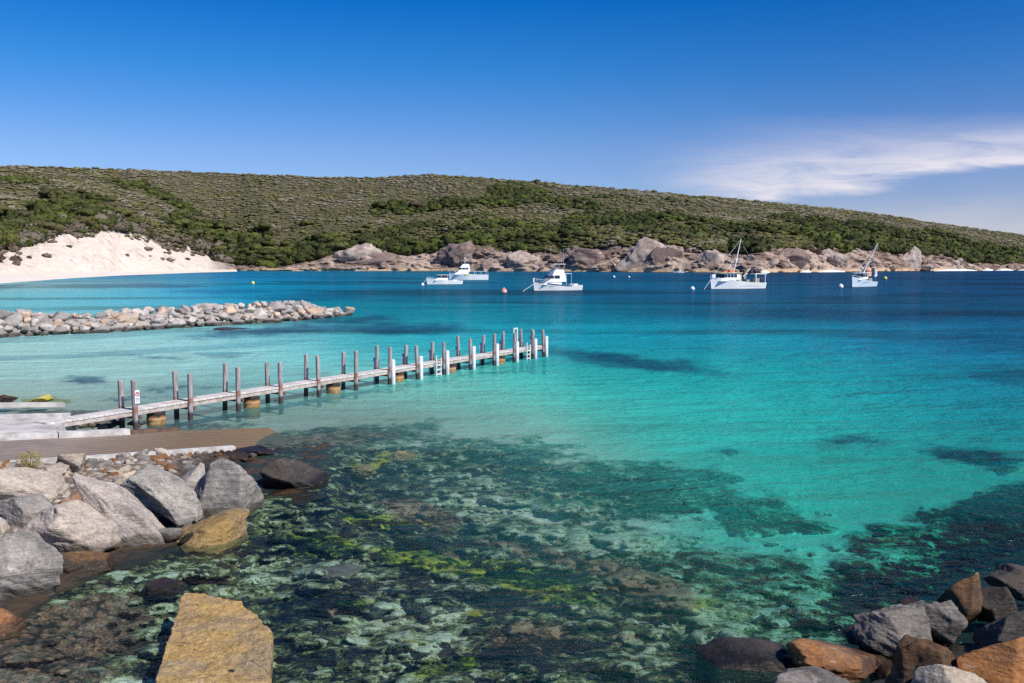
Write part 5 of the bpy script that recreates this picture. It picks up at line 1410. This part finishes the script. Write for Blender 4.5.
def vegetation():
    r = np.random.default_rng(77)
    protos = [bush_proto(400 + k, 1, 16) for k in range(6)]
    n = 30000
    px = r.uniform(-160, 1180, n); s = 0.99 + 1.02 * r.random(n) ** 0.85
    # lower margin shrubs creeping onto rocks
    k = r.random(n) < .05; s = np.where(k, 0.84 + .22 * r.random(n), s)
    sm = sand_mask(px); k = (sm > .5) & (s < 1.0); s = np.where(k, 1.0 + .2 * r.random(n), s)
    P = slope_z(px, s)
    k = (sm > .5) & (r.random(n) < .03) & (fbm2(px, s * 60, .03, 3, 97) > .12); s = np.where(k, r.uniform(.25, 1.0, n), s); P = np.where(k[:, None], slope_z(px, s), P)
    t = np.clip(s - 1, 0, 1)
    reg = fbm2(P[:, 0], P[:, 1], .011, 4, 91); reg2 = fbm2(P[:, 0], P[:, 1], .03, 3, 95)
    k = (sm > .5) & (r.random(n) < .10) & (fbm2(px, 0 * px, .09, 3, 131) > -.02); s = np.where(k, .80 + .22 * r.random(n), s); P = np.where(k[:, None], slope_z(px, s), P)
    k = (sm > .5) & (s < 1.0)
    # size in metres: taller low down, heath high up
    size = np.where(t < .3, r.uniform(1.8, 4.4, n), r.uniform(1.2, 3.0, n)) * (1 + .6 * np.clip(reg2, -1, 1))
    ppx = F / P[:, 1]
    size = np.clip(size, .9, 6); size = np.where(k, size * .55, size)
    dark = np.array([0.040, 0.046, 0.014]); olive = np.array([0.125, 0.118, 0.044]); green = np.array([0.085, 0.105, 0.020]); heath = np.array([0.235, 0.205, 0.155]); brown = np.array([0.12, 0.088, 0.06]); lolive = np.array([0.185, 0.170, 0.075])
    f3 = fbm2(P[:, 0], P[:, 1], .10, 3, 99)

    def lp(a_, b_, k_): return a_ + (b_ - a_) * k_[:, None]
    D = .74 + .22 * (px < 430) * (t < .3) - 1.15 * t + reg * 1.5 + reg2 * 1.0 + f3 * .35 + r.uniform(-.12, .12, n)
    hk = sstep(.0, .30, reg2 * .9 + .22 * t + f3 * .5 + r.uniform(-.12, .12, n) - .05)
    light = lp(lp(np.repeat(olive[None], n, 0), lolive[None], np.clip(t * 1.3 + f3 * .4, 0, 1)), heath[None], hk * .85)
    dk = lp(np.repeat(dark[None], n, 0), green[None], sstep(-.1, .3, f3 - reg2 * .4 + r.uniform(-.2, .2, n)) * .75)
    cols = lp(light, dk, sstep(.12, .62, D))
    size = np.clip(size * np.exp(r.normal(0, .28, n)), .8, np.where(t < .3, 4.6, 3.4)); sky_ = (t > .93) & (r.random(n) < .22); size = np.where(sky_, r.uniform(2.5, 4.6, n), size)
    blf = (px < 238) & (s < 1.16)
    cols = np.where((blf & (r.random(n) < .75))[:, None], lp(np.repeat(heath[None] * .75, n, 0), brown[None], r.random(n)), cols)
    cols = cols * r.uniform(.68, 1.08, (n, 1))
    size = np.where(D > .5, size * 1.35, size)
    Vs = []; F3 = []; F4 = []; Cs = []; nv = 0
    pid = r.integers(0, 6, n); ang = r.uniform(0, 6.28, n)
    for k in range(6):
        idx = np.where(pid == k)[0]; V, t3, q4 = protos[k]
        ca, sa = np.cos(ang[idx])[:, None], np.sin(ang[idx])[:, None]
        X = (V[None, :, 0] * ca - V[None, :, 1] * sa) * size[idx][:, None]; Yv = (V[None, :, 0] * sa + V[None, :, 1] * ca) * size[idx][:, None]; Z = V[None, :, 2] * size[idx][:, None] * (r.uniform(.7, 1.2, (len(idx), 1)) * np.where(D[idx] > .45, .95, .5)[:, None])
        Vk = np.stack([X, Yv, Z], -1) + P[idx][:, None, :]
        m_ = len(V); base = nv + np.arange(len(idx)) * m_
        Vs.append(Vk.reshape(-1, 3)); F3.append((t3[None] + base[:, None, None]).reshape(-1, 3)); F4.append((q4[None] + base[:, None, None]).reshape(-1, 4))
        Cs.append(np.repeat(cols[idx], m_, 0)); nv += len(idx) * m_
    me = mesh_np('scrub', np.concatenate(Vs), [np.concatenate(F3), np.concatenate(F4)], True, {'col': np.concatenate(Cs)})
    o = link('scrub', me, veg_mat('scrub_foliage')); tag(o, 'low olive green and grey coastal scrub covering the headland', 'scrub', kind='stuff')
    # individual trees on the lower slopes
    tp = []
    tm = veg_mat('tree_foliage', False); bark = simple('pale_bark', (0.22, 0.19, 0.16), .9)
    for k in range(5):
        V, t3, q4 = bush_proto(500 + k, 6, 150, 2, .11)
        cme = mesh_np('crown', V, [t3, q4], True); cme.materials.append(tm)
        b = MB(); rr = random.Random(k); b.tube((0, 0, -.2), (.04, .02, .42), .035, .025, 6)
        for j in range(4):
            a = rr.uniform(0, 6.28); b.tube((.03, .01, .3), (math.cos(a) * .34, math.sin(a) * .34, .6), .018, .008, 5)
        tmp = b.build('trunk', bark); tme = tmp.data; bpy.data.objects.remove(tmp)
        tp.append((cme, tme))
    rs = random.Random(91); cnt = 0; spots = []
    for _ in range(9000):
        if cnt >= 290: break
        x = rs.choice([rs.uniform(-20, 420), rs.uniform(-20, 1030)]); t_ = rs.random() ** 1.3 * .62
        if x > 480 and t_ > .34: continue
        s_ = 1.02 + t_
        p = slope_z(np.array([x]), np.array([s_]))[0]
        g = float(fbm2(np.array([p[0]]), np.array([p[1]]), .011, 4, 91)[0])
        if g + .12 - t_ * .6 + rs.uniform(-.1, .1) < -.1: continue
        if any((p[0] - a[0]) ** 2 + (p[1] - a[1]) ** 2 < 22 for a in spots): continue
        spots.append(p)
        k = rs.randrange(5); h = rs.uniform(4.2, 8.8) * (1 if x < 430 else .72)
        root = empty('coastal_tree', tuple(p), rs.uniform(0, 6.28)); root.scale = (h * rs.uniform(.85, 1.25), h * rs.uniform(.85, 1.25), h * rs.uniform(.75, .95))
        for nm, me_ in (('crown', tp[k][0]), ('trunk', tp[k][1])):
            c = bpy.data.objects.new(nm, me_); COL.objects.link(c); c.parent = root
        place = 'above the white sand bluff' if x < 235 else ('above the pale rocks left of the moored boats' if x < 430 else 'above the rocky shore behind the moored boats')
        tag(root, 'low rounded dark green tree ' + place, 'tree', 'coastal trees on the headland')
        cnt += 1
    print('trees', cnt)


vegetation()


# ------------------------------------------------------------------ boats
white = simple('white_boat_paint', (0.90, 0.89, 0.87), .35, .06, 1.0)
glass = simple('dark_boat_glass', (0.02, 0.03, 0.045), .1, .2)
blue = simple('blue_stripe_paint', (0.03, 0.06, 0.20), .4, .1)
metal = simple('pale_rail_metal', (0.66, 0.66, 0.66), .4, .1)
cream = simple('cream_roof_paint', (0.72, 0.62, 0.36), .5, .15)
orange = simple('orange_plastic', (0.75, 0.17, 0.06), .5, .1)
yellow = simple('yellow_plastic', (0.75, 0.55, 0.05), .5, .1)
darkgear = simple('dark_fishing_gear', (0.06, 0.05, 0.05), .8, .3)
greygear = simple('grey_deck_gear', (0.32, 0.30, 0.28), .7, .3)
antifoul = simple('antifouling_paint', (0.03, 0.05, 0.10), .6, .2)
teal_sh = simple('white_hull_blue_shade', (0.60, 0.72, 0.80), .35, .06)  # white hull tinted pale blue, its bow shade put into the paint


def hull(root, L, Bm, fb_s, fb_b, m=white, stripe=None, dk=0.35):
    n = 29; rings_ = []; low = []
    hb = []
    for i in range(n):
        t = i / (n - 1); x = -L / 2 + L * t
        b = Bm / 2 * (0.90 + 0.10 * min(t / .3, 1)) * (1 - max(0, (t - .45) / .55) ** 2.3)
        b = max(b, .03); sh = fb_s + (fb_b - fb_s) * t ** 2.0
        rake = max(0, (t - .7) / .3) ** 2 * L * .05
        k = -.55 * (1 - max(0, (t - .8) / .2) ** 2)
        ci = .80 - .25 * max(0, (t - .5) / .5)
        bd = max(b - .10, .015)
        half = [(x - rake, 0, k), (x - rake * .8, b * ci * .8, -.1), (x - rake * .5, b * ci, .12), (x, b, sh), (x, bd, sh), (x, bd, sh - dk)]
        r_ = [(p[0], -p[1], p[2]) for p in half[::-1]] + half[1:]
        rings_.append(r_); hb.append((x, b, sh))
    mb = MB(); mb.rings(rings_, close=True); h = mb.build('hull', m, root, False)
    mb = MB()   # waterline band
    for sg in (-1, 1):
        rr = []
        for i in range(n):
            r_ = rings_[i]; p = r_[8] if sg > 0 else r_[2]
            rr.append([(p[0], p[1] + sg * .012, -.1), (p[0], p[1] + sg * .014, .10)])
        mb.rings(rr)
    mb.build('waterline_band', antifoul, root)
    if stripe is not None:
        mb = MB()
        for sg in (-1, 1):
            rr = []
            for i in range(int(n * .25) if stripe == 'fore' else 0, n):
                x, b, sh = hb[i]
                rr.append([(x, sg * (b + .02), sh - .02), (x, sg * (b + .02) - sg * .02, sh - .20)])
            mb.rings(rr)
        mb.build('gunwale_stripe', blue, root)
    return hb


def taper_box(root, name, m, x0, x1, z0, z1, w0, w1, fx0=0, fx1=0):
    """cabin block; fx0/fx1 = how far the front and back rake inwards at the top (front = +x end)"""
    mb = MB()
    mb.rings([[(x0, -w0 / 2, z0), (x1, -w0 / 2, z0), (x1, w0 / 2, z0), (x0, w0 / 2, z0)], [(x0 + fx0, -w1 / 2, z1), (x1 - fx1, -w1 / 2, z1), (x1 - fx1, w1 / 2, z1), (x0 + fx0, w1 / 2, z1)]], close=True)
    return mb.build(name, m, root)


def window_band(root, x0, x1, z0, z1, w0, w1, fx1, n=3, m=glass, front=True, name='window'):
    """dark panes along both sides and the raked front of a cabin whose block is given by taper_box numbers"""
    for sg in (-1, 1):
        for k in range(n):
            a = x0 + (x1 - x0) * (k + .06) / n; b = x0 + (x1 - x0) * (k + .94) / n
            bb = min(b, x1)
            tb = b - fx1 * .8 if k == n - 1 else b
            mb = MB(); mb.poly([(a, sg * (w0 / 2 + .004), z0), (bb, sg * (w0 / 2 + .004), z0), (tb, sg * (w1 / 2 + .004), z1), (a, sg * (w1 / 2 + .004), z1)], (0, sg * .015, 0)); mb.build(name, m, root)
    if front:
        for k in range(3):
            ya = -w0 / 2 + w0 * (k + .08) / 3; yb = -w0 / 2 + w0 * (k + .92) / 3; q = w1 / w0
            mb = MB(); mb.poly([(x1 + .006, ya, z0), (x1 + .006, yb, z0), (x1 - fx1 + .006, yb * q, z1), (x1 - fx1 + .006, ya * q, z1)], (.015, 0, .004)); mb.build('windscreen', m, root)


def rail(root, pts, h, r=.03, name='rail'):
    mb = MB()
    top = [Vector(p) + Vector((0, 0, h)) for p in pts]
    for a, b in zip(top[:-1], top[1:]): mb.tube(a, b, r, n=6)
    for p, t in zip(pts, top): mb.tube(p, t, r, n=6)
    return mb.build(name, metal, root)


def boat_root(label, px, py, ang, cat='boat'):
    p = at(px, py, 0)
    o = empty('moored_boat', tuple(p), R(ang)); tag(o, label, cat, 'boats moored in the bay')
    return o


def cruiser():          # centre white cabin cruiser
    r = boat_root('white cabin cruiser with flybridge frame and blue gunwale line, moored mid bay', 556.5, 290.8, 204)
    hb = hull(r, 11.2, 3.7, 1.15, 2.25, white, 'fore')
    taper_box(r, 'trunk_cabin', white, -.6, 3.9, 1.4, 2.35, 2.7, 2.3, 0, 1.6)
    taper_box(r, 'cabin', white, -1.6, 2.6, 2.0, 3.75, 2.9, 2.4, 0.1, 1.25)
    window_band(r, -.2, 2.62, 2.72, 3.35, 2.86, 2.62, .75, 2)
    taper_box(r, 'flybridge', white, -1.3, 1.4, 3.75, 4.55, 2.5, 2.3, .1, .5)
    MB().box((-.2, 0, 5.75), (2.9, 2.4, .10), None, .03).build('hardtop', white, r)
    mb = MB()
    for x in (-1.4, .95):
        for y in (-1.1, 1.1): mb.tube((x, y, 4.4), (x + (.1 if x < 0 else -.1), y, 5.72), .045, n=6)
    mb.build('hardtop_post', metal, r)
    taper_box(r, 'console', greygear, -.2, .5, 4.5, 5.0, 1.3, 1.2, 0, .2)
    MB().box((-2.3, 0, 3.72), (1.6, 2.6, .07)).build('aft_awning', white, r)
    mb = MB()
    for y in (-1.2, 1.2): mb.tube((-3.0, y, 1.0), (-3.0, y, 3.7), .04, n=6)
    mb.build('awning_post', metal, r)
    mb = MB(); mb.tube((-1.4, .4, 4.5), (-1.5, .4, 9.3), .035, .015, 6); mb.tube((-1.4, -.5, 5.8), (-1.45, -.5, 7.6), .03, .015, 6); mb.build('antenna', metal, r)
    rail(r, [(2.6, -1.5, 1.55), (4.2, -.95, 1.75), (5.4, -.1, 1.95), (5.4, .1, 1.95), (4.2, .95, 1.75), (2.6, 1.5, 1.55)], .75, .025, 'bow_rail')
    MB().box((5.5, 0, 2.35), (.25, .3, .9), None, .03).build('bow_roller', white, r)
    MB().box((-4.2, 0, 1.25), (.9, 2.2, .5), None, .05).build('engine_box', white, r)
    MB().box((-5.4, 0, 1.0), (.12, 3.2, .5), None, .02).build('transom_board', white, r)
    mb = MB()
    for k in range(5): mb.box((2.7 - k * .22, -1.86 + .0 * k, .95), (.12, .02, .22 if k % 2 else .16))
    for k in range(5): mb.box((2.7 - k * .22, 1.86, .95), (.12, .02, .22 if k % 2 else .16))
    mb.build('hull_marking', blue, r)
    mb = MB(); mb.tube((5.55, 0, 1.5), (8.6, .6, -.2), .05, n=6); mb.build('mooring_line', metal, r)


def halfcab():          # front left of the pair
    r = boat_root('low white half cabin boat with flat canopy, nearer of the overlapping pair', 444, 284.6, 203)
    hull(r, 10.2, 3.2, 1.1, 1.95)
    taper_box(r, 'cabin', white, -.8, 3.2, 1.2, 1.95, 2.5, 2.2, 0, 1.2)
    taper_box(r, 'wheelhouse', glass, -.8, 1.9, 1.9, 2.62, 2.3, 2.15, 0, .6)
    MB().box((.3, 0, 2.68), (3.6, 2.5, .10), None, .03).build('canopy', white, r)
    mb = MB()
    for x in (-1.2, -.6, 1.2):
        for y in (-1.17, 1.17): mb.tube((x, y, 1.2), (x, y, 2.66), .05, n=6)
    mb.build('canopy_post', metal, r)
    rail(r, [(3.0, -1.1, 1.4), (4.9, -.15, 1.7), (4.9, .15, 1.7), (3.0, 1.1, 1.4)], .5, .025, 'bow_rail')
    MB().box((-3.0, 0, 1.05), (1.4, 1.6, .5), None, .05).build('engine_box', white, r)
    MB().box((-5.2, 0, .75), (.3, 1.1, .9), None, .05).build('outboard_bracket', greygear, r)
    mb = MB(); mb.tube((5.0, 0, 1.6), (6.6, .2, -.1), .045, n=6); mb.build('mooring_line', metal, r)


def workboat():         # behind the pair
    r = boat_root('larger white boat with tall wheelhouse and long aft deck, behind the half cabin boat', 468.5, 280.2, 190)
    hull(r, 13.6, 4.3, 1.9, 2.6)
    taper_box(r, 'cabin', white, .2, 5.2, 2.0, 3.1, 3.4, 3.0, 0, 1.4)
    taper_box(r, 'wheelhouse', white, -.4, 3.8, 3.0, 4.9, 3.1, 2.7, .2, 1.0)
    window_band(r, .2, 3.5, 3.75, 4.35, 3.0, 2.86, .42, 3)
    taper_box(r, 'flybridge', white, -.2, 2.6, 4.9, 5.6, 2.6, 2.4, .1, .5)
    mb = MB(); mb.tube((1.2, 0, 5.6), (1.2, 0, 9.2), .06, .03, 6); mb.tube((.2, .9, 5.5), (.1, .9, 7.6), .04, .02, 6); mb.tube((2.2, -.8, 5.5), (2.4, -.8, 7.6), .04, .02, 6); mb.tube((.4, 0, 7.4), (2.0, 0, 7.4), .05, n=6)
    mb.sphere((1.2, 0, 7.6), .45, (1, 1, .6)); mb.build('mast', metal, r)
    rail(r, [(-.4, -2.0, 1.9), (-2.4, -2.0, 1.9), (-4.4, -1.95, 1.9), (-6.5, -1.9, 1.9), (-6.6, 1.9, 1.9), (-4.4, 1.95, 1.9), (-2.4, 2, 1.9)], 1.2, .05, 'deck_rail')
    rail(r, [(4.6, -1.3, 2.3), (6.6, -.2, 2.6), (6.6, .2, 2.6), (4.6, 1.3, 2.3)], .8, .04, 'bow_rail')
    MB().box((.6, 2.10, 2.05), (1.8, .06, .3)).build('name_board', yellow, r)


def longboat():         # long fishing boat right of centre
    r = boat_root('long white fishing boat with cream roof, leaning mast and gear on its aft deck', 736, 289.0, 204)
    hb = hull(r, 14.6, 4.2, 1.45, 3.0)
    MB().box((6.6, 0, 3.0), (.9, .9, .7), None, .05).build('bow_bitts', white, r)
    taper_box(r, 'foredeck_cabin', white, 1.2, 5.6, 1.9, 2.55, 3.2, 2.7, 0, .7)
    taper_box(r, 'wheelhouse', white, .2, 4.6, 2.2, 3.65, 3.1, 2.9, 0, .35)
    window_band(r, .9, 4.55, 2.72, 3.4, 3.08, 2.96, .18, 4)
    MB().box((2.6, 0, 3.74), (6.2, 3.5, .14), None, .04).build('roof', cream, r)
    taper_box(r, 'doorway_panel', cream, -.35, .15, 1.4, 3.65, 2.9, 2.9)
    mb = MB()
    q = []
    for t in np.linspace(0, 2 * math.pi, 17): q.append([(3.4 + math.cos(t) * (.5 + .13 * math.cos(s)), math.sin(t) * (.5 + .13 * math.cos(s)), 4.0 + .13 * math.sin(s)) for s in np.linspace(0, 2 * math.pi, 7, endpoint=False)])
    mb.rings(q, close=True, caps=False); mb.build('life_ring', orange, r)
    MB().box((2.2, .9, 4.15), (1.3, .8, .6), None, .1).build('raft_canister', orange, r)
    # leaning mast and stays
    mb = MB(); mb.tube((.8, 0, 3.6), (-1.6, -.6, 11.6), .14, .06, 8); mb.build('mast', white, r)
    mb = MB(); mb.tube((3.2, 0, 3.8), (-.1, -.35, 7.4), .05, n=5); mb.tube((6.6, 0, 2.9), (-1.5, -.6, 11.4), .03, n=4); mb.tube((1.8, 1.3, 3.8), (-.5, -.35, 7.0), .05, n=5); mb.tube((1.8, -1.3, 3.8), (-.5, -.35, 7.0), .05, n=5); mb.tube((-6.6, 0, 3.0), (-1.5, -.6, 11.3), .025, n=4)
    mb.build('rigging', metal, r)
    mb = MB(); mb.box((.1, 0, 5.4), (.15, 2.4, .12)); mb.tube((.1, -1.1, 5.4), (.1, -1.1, 6.3), .04, n=5); mb.tube((.1, 1.1, 5.4), (.1, 1.1, 6.1), .04, n=5); mb.build('spreader', metal, r)
    mb = MB(); mb.tube((-2.3, .2, 1.6), (-2.3, .2, 3.0), .14, n=8); mb.tube((-1.9, .2, 2.9), (-4.0, .1, 4.9), .12, .09, 8); mb.build('crane', metal, r)
    # stern gantry
    mb = MB()
    for x in (-4.3, -6.9):
        for y in (-1.8, 1.8): mb.tube((x, y, 1.3), (x, y, 3.5), .08, n=6)
    for y in (-1.8, 1.8): mb.tube((-4.0, y, 3.5), (-7.4, y, 3.5), .09, n=6)
    mb.tube((-7.2, -1.8, 3.4), (-7.2, 1.8, 3.4), .09, n=6); mb.build('gantry', white, r)
    g = random.Random(4)
    mb = MB()
    for k in range(9): mb.sphere((-2.6 - k * .42, g.uniform(-1.1, 1.1), g.uniform(3.6, 4.2)), g.uniform(.25, .5), (1, 1, 1.2), 2)
    mb.box((-4.8, 0, 3.6), (2.8, 2.6, .12)); mb.build('pot_stack', darkgear, r)
    mb = MB(); mb.box((-5.4, .4, 1.9), (1.3, 1.4, 1.1), None, .1); mb.box((-3.4, -.5, 1.8), (1.0, 1.2, .9), None, .1); mb.tube((-4.4, 1.2, 1.6), (-4.4, 1.2, 2.3), .35, n=12); mb.build('deck_bin', greygear, r)
    mb = MB(); mb.sphere((-1.5, 1.3, 2.0), .4); mb.sphere((-6.2, 1.2, 2.2), .35); mb.build('deck_buoy', darkgear, r)
    # painted script along the side (too small to read)
    for sg in (-1, 1):
        mb = MB(); pts = []
        for k in range(60):
            t = k / 59; x = .2 - 5.6 * t; pts.append((x, sg * 2.13, 1.02 + .10 * math.sin(k * 1.7) * (1.3 if k % 9 == 0 else .8)))
        mb.path(pts, .022, 4); mb.build('hull_lettering', cream, r)
    mb = MB(); mb.tube((7.1, 0, 2.3), (9.3, .4, -.1), .045, n=6); mb.build('mooring_line', metal, r)


def mastboat():         # right-hand boat turned towards us
    r = boat_root('white fishing boat turned bow on with tall leaning mast, moored farthest right', 862, 287.0, 222)
    hull(r, 10.4, 3.5, 1.3, 2.65, teal_sh)
    taper_box(r, 'foredeck_cabin', white, .6, 3.6, 1.8, 2.3, 2.6, 2.2, 0, .6)
    taper_box(r, 'wheelhouse', white, -.4, 2.2, 2.0, 3.5, 2.7, 2.45, 0, .25)
    window_band(r, -.2, 2.16, 2.6, 3.25, 2.66, 2.5, .12, 2)
    MB().box((.9, 0, 3.56), (3.3, 3.0, .12), None, .03).build('roof', white, r)
    mb = MB(); mb.tube((-.3, .1, 3.5), (-3.0, 2.3, 11.0), .13, .07, 8); mb.build('mast', white, r)
    mb = MB(); mb.tube((1.4, 0, 3.6), (-1.3, .9, 6.4), .05, n=5); mb.tube((4.8, 0, 2.5), (-2.9, 2.2, 10.7), .025, n=4); mb.tube((-4.9, -.6, 2.0), (-2.9, 2.2, 10.5), .03, n=4); mb.tube((-4.9, .9, 2.0), (-2.9, 2.2, 10.5), .03, n=4); mb.tube((-1.0, .6, 6.0), (-2.4, 1.2, 6.4), .06, n=5)
    mb.build('rigging', metal, r)
    mb = MB(); mb.sphere((-2.0, .3, 4.2), .9, (1, 1, .9), 3); mb.box((-2.0, .3, 3.2), (1.6, 1.5, 1.2), None, .15); mb.build('net_bundle', simple('pink_orange_net', (0.72, 0.36, 0.25), .8, .2, 6), r)
    mb = MB(); mb.sphere((-1.9, .2, 5.1), .35); mb.build('float', blue, r)
    rail(r, [(2.6, -1.2, 1.9), (5.0, -.15, 2.3), (5.0, .15, 2.3), (2.6, 1.2, 1.9)], .7, .03, 'bow_rail')
    mb = MB(); mb.tube((1.9, .8, 3.6), (1.9, .8, 5.4), .05, n=6); mb.box((1.9, .8, 4.6), (.5, .5, .4)); mb.build('radar_post', metal, r)
    mb = MB(); mb.box((-3.6, -.3, 1.7), (1.6, 1.6, .9), None, .1); mb.tube((-4.8, -1.2, 1.2), (-4.8, -1.2, 2.7), .05, n=5); mb.build('deck_bin', greygear, r)
    for sg in (-1, 1):
        mb = MB()
        pts = [(2.6 - 3.0 * k / 30, sg * (1.52 + .2 * min(k / 20, 1)), 1.25 + .10 * math.sin(k * 1.6)) for k in range(31)]
        mb.path(pts, .025, 4); mb.build('hull_lettering', blue, r)


cruiser(); halfcab(); workboat(); longboat(); mastboat()


def dinghy():
    p = at(678.5, 272.9, 0)
    r = empty('dinghy', tuple(p), R(184)); tag(r, 'tiny white open dinghy close under the big pale granite outcrop', 'dinghy')
    hull(r, 7.0, 2.2, .8, 1.3)
    MB().box((-.5, 0, .9), (.4, 1.7, .1)).build('thwart', white, r)
    MB().box((-1.0, 0, 1.35), (.9, .9, .8), None, .1).build('console', white, r)
    MB().box((-3.6, 0, .9), (.4, .5, .9), None, .08).build('outboard', darkgear, r)


dinghy()


def buoy(px, py, rpx, m, label, band=None):
    p = at(px, py, 0); r = rpx * p[1] / F
    o = empty('mooring_buoy', (p[0], p[1], 0)); tag(o, label, 'buoy', 'mooring buoys in the bay')
    mb = MB(); q = []
    for k in np.linspace(-math.pi / 2 + .12, math.pi / 2 - .12, 13):
        q.append([(math.cos(k) * r * math.cos(t), math.cos(k) * r * math.sin(t), r * .55 + math.sin(k) * r) for t in np.linspace(0, 2 * math.pi, 18, endpoint=False)])
    mb.rings(q, close=True); mb.build('float', m, o, True)
    mb = MB(); mb.tube((0, 0, r * 1.45), (0, 0, r * 1.7), r * .16, n=8); mb.tube((-r * .15, 0, r * 1.75), (r * .15, 0, r * 1.75), r * .07, n=6); mb.build('eye', metal, o, True)
    if band is not None:
        mb = MB(); mb.rings([[(math.cos(k) * r * 1.012 * math.cos(t), math.cos(k) * r * 1.012 * math.sin(t), r * .55 + math.sin(k) * r * 1.012) for t in np.linspace(0, 2 * math.pi, 18, endpoint=False)] for k in np.linspace(-.35, .3, 5)]); mb.build('band', band, o, True)
    return o


bw = simple('white_buoy', (.82, .80, .80), .4, .08); bp = simple('pink_red_buoy', (.78, .22, .18), .45, .12); by = simple('yellow_buoy', (.72, .68, .10), .45, .1)
buoy(504, 292.9, 3.0, bp, 'pale red round buoy left of the white cabin cruiser', simple('faded_pink', (.85, .55, .5), .5, .1))
buoy(422.6, 285.6, 1.6, bw, 'small white buoy off the bow of the half cabin boat')
buoy(692.5, 290, 2.2, bw, 'white buoy off the bow of the long fishing boat')
buoy(840.8, 287.8, 2.4, bw, 'white round buoy left of the bow on fishing boat')
buoy(885.3, 279.3, 1.7, by, 'yellow green buoy right of the bow on fishing boat')
buoy(614, 277.6, 1.2, bw, 'tiny white buoy below the dark crag, left of its pair')
buoy(629, 277.6, 1.0, bw, 'tiny white buoy below the dark crag, right of its pair')
buoy(253, 284, 1.7, by, 'pale yellow buoy in the turquoise water off the sand bluff')


def marker():
    p = at(875, 276.5, 0); o = empty('marker_buoy', tuple(p)); tag(o, 'dark and white flag marker floating behind the bow on fishing boat', 'marker buoy')
    MB().tube((0, 0, -1), (-.3, 0, 4.2), .12, n=6).build('staff', metal, o)
    MB().poly([(-.3, 0, 4.0), (-1.9, 0, 3.6), (-1.5, 0, 1.9), (-.2, 0, 2.2)], (0, .06, 0)).build('flag', darkgear, o)
    MB().box((.5, 0, 1.6), (.9, .1, 2.6)).build('panel', bw, o)
    MB().sphere((0, 0, .1), .7, (1, 1, .7)).build('float', bw, o, True)


marker()


def surf():
    rs = np.random.default_rng(8); V = []; Fc = []; nv = 0
    spans = [(818, 846), (934, 978), (982, 994), (996, 1014), (1018, 1060), (800, 812), (760, 770)]
    for a, b in spans:
        xs = np.arange(a, b, .8); m_ = len(xs)
        for row in range(4):
            k = row / 3
            for x in xs:
                ys = float(cr_interp(x, SHORE)); e = math.sin((x - a) / (b - a) * math.pi)
                p = at(x, ys + .5 - k * .9, 0)
                V.append((p[0], p[1], .05 + (1.4 * math.sin(k * math.pi) + .5 * k) * e * (0.6 + .5 * rs.random())))
        Fc.append(grid_faces(4, m_) + nv); nv += 4 * m_
    fm = simple('white_surf_foam', (.85, .87, .88), .9, .1, .3)
    o = link('surf', mesh_np('surf', np.array(V), np.concatenate(Fc), True), fm); tag(o, 'white surf breaking along the far right rocks', 'surf', kind='stuff')


surf()
print('objects', len(bpy.data.objects))
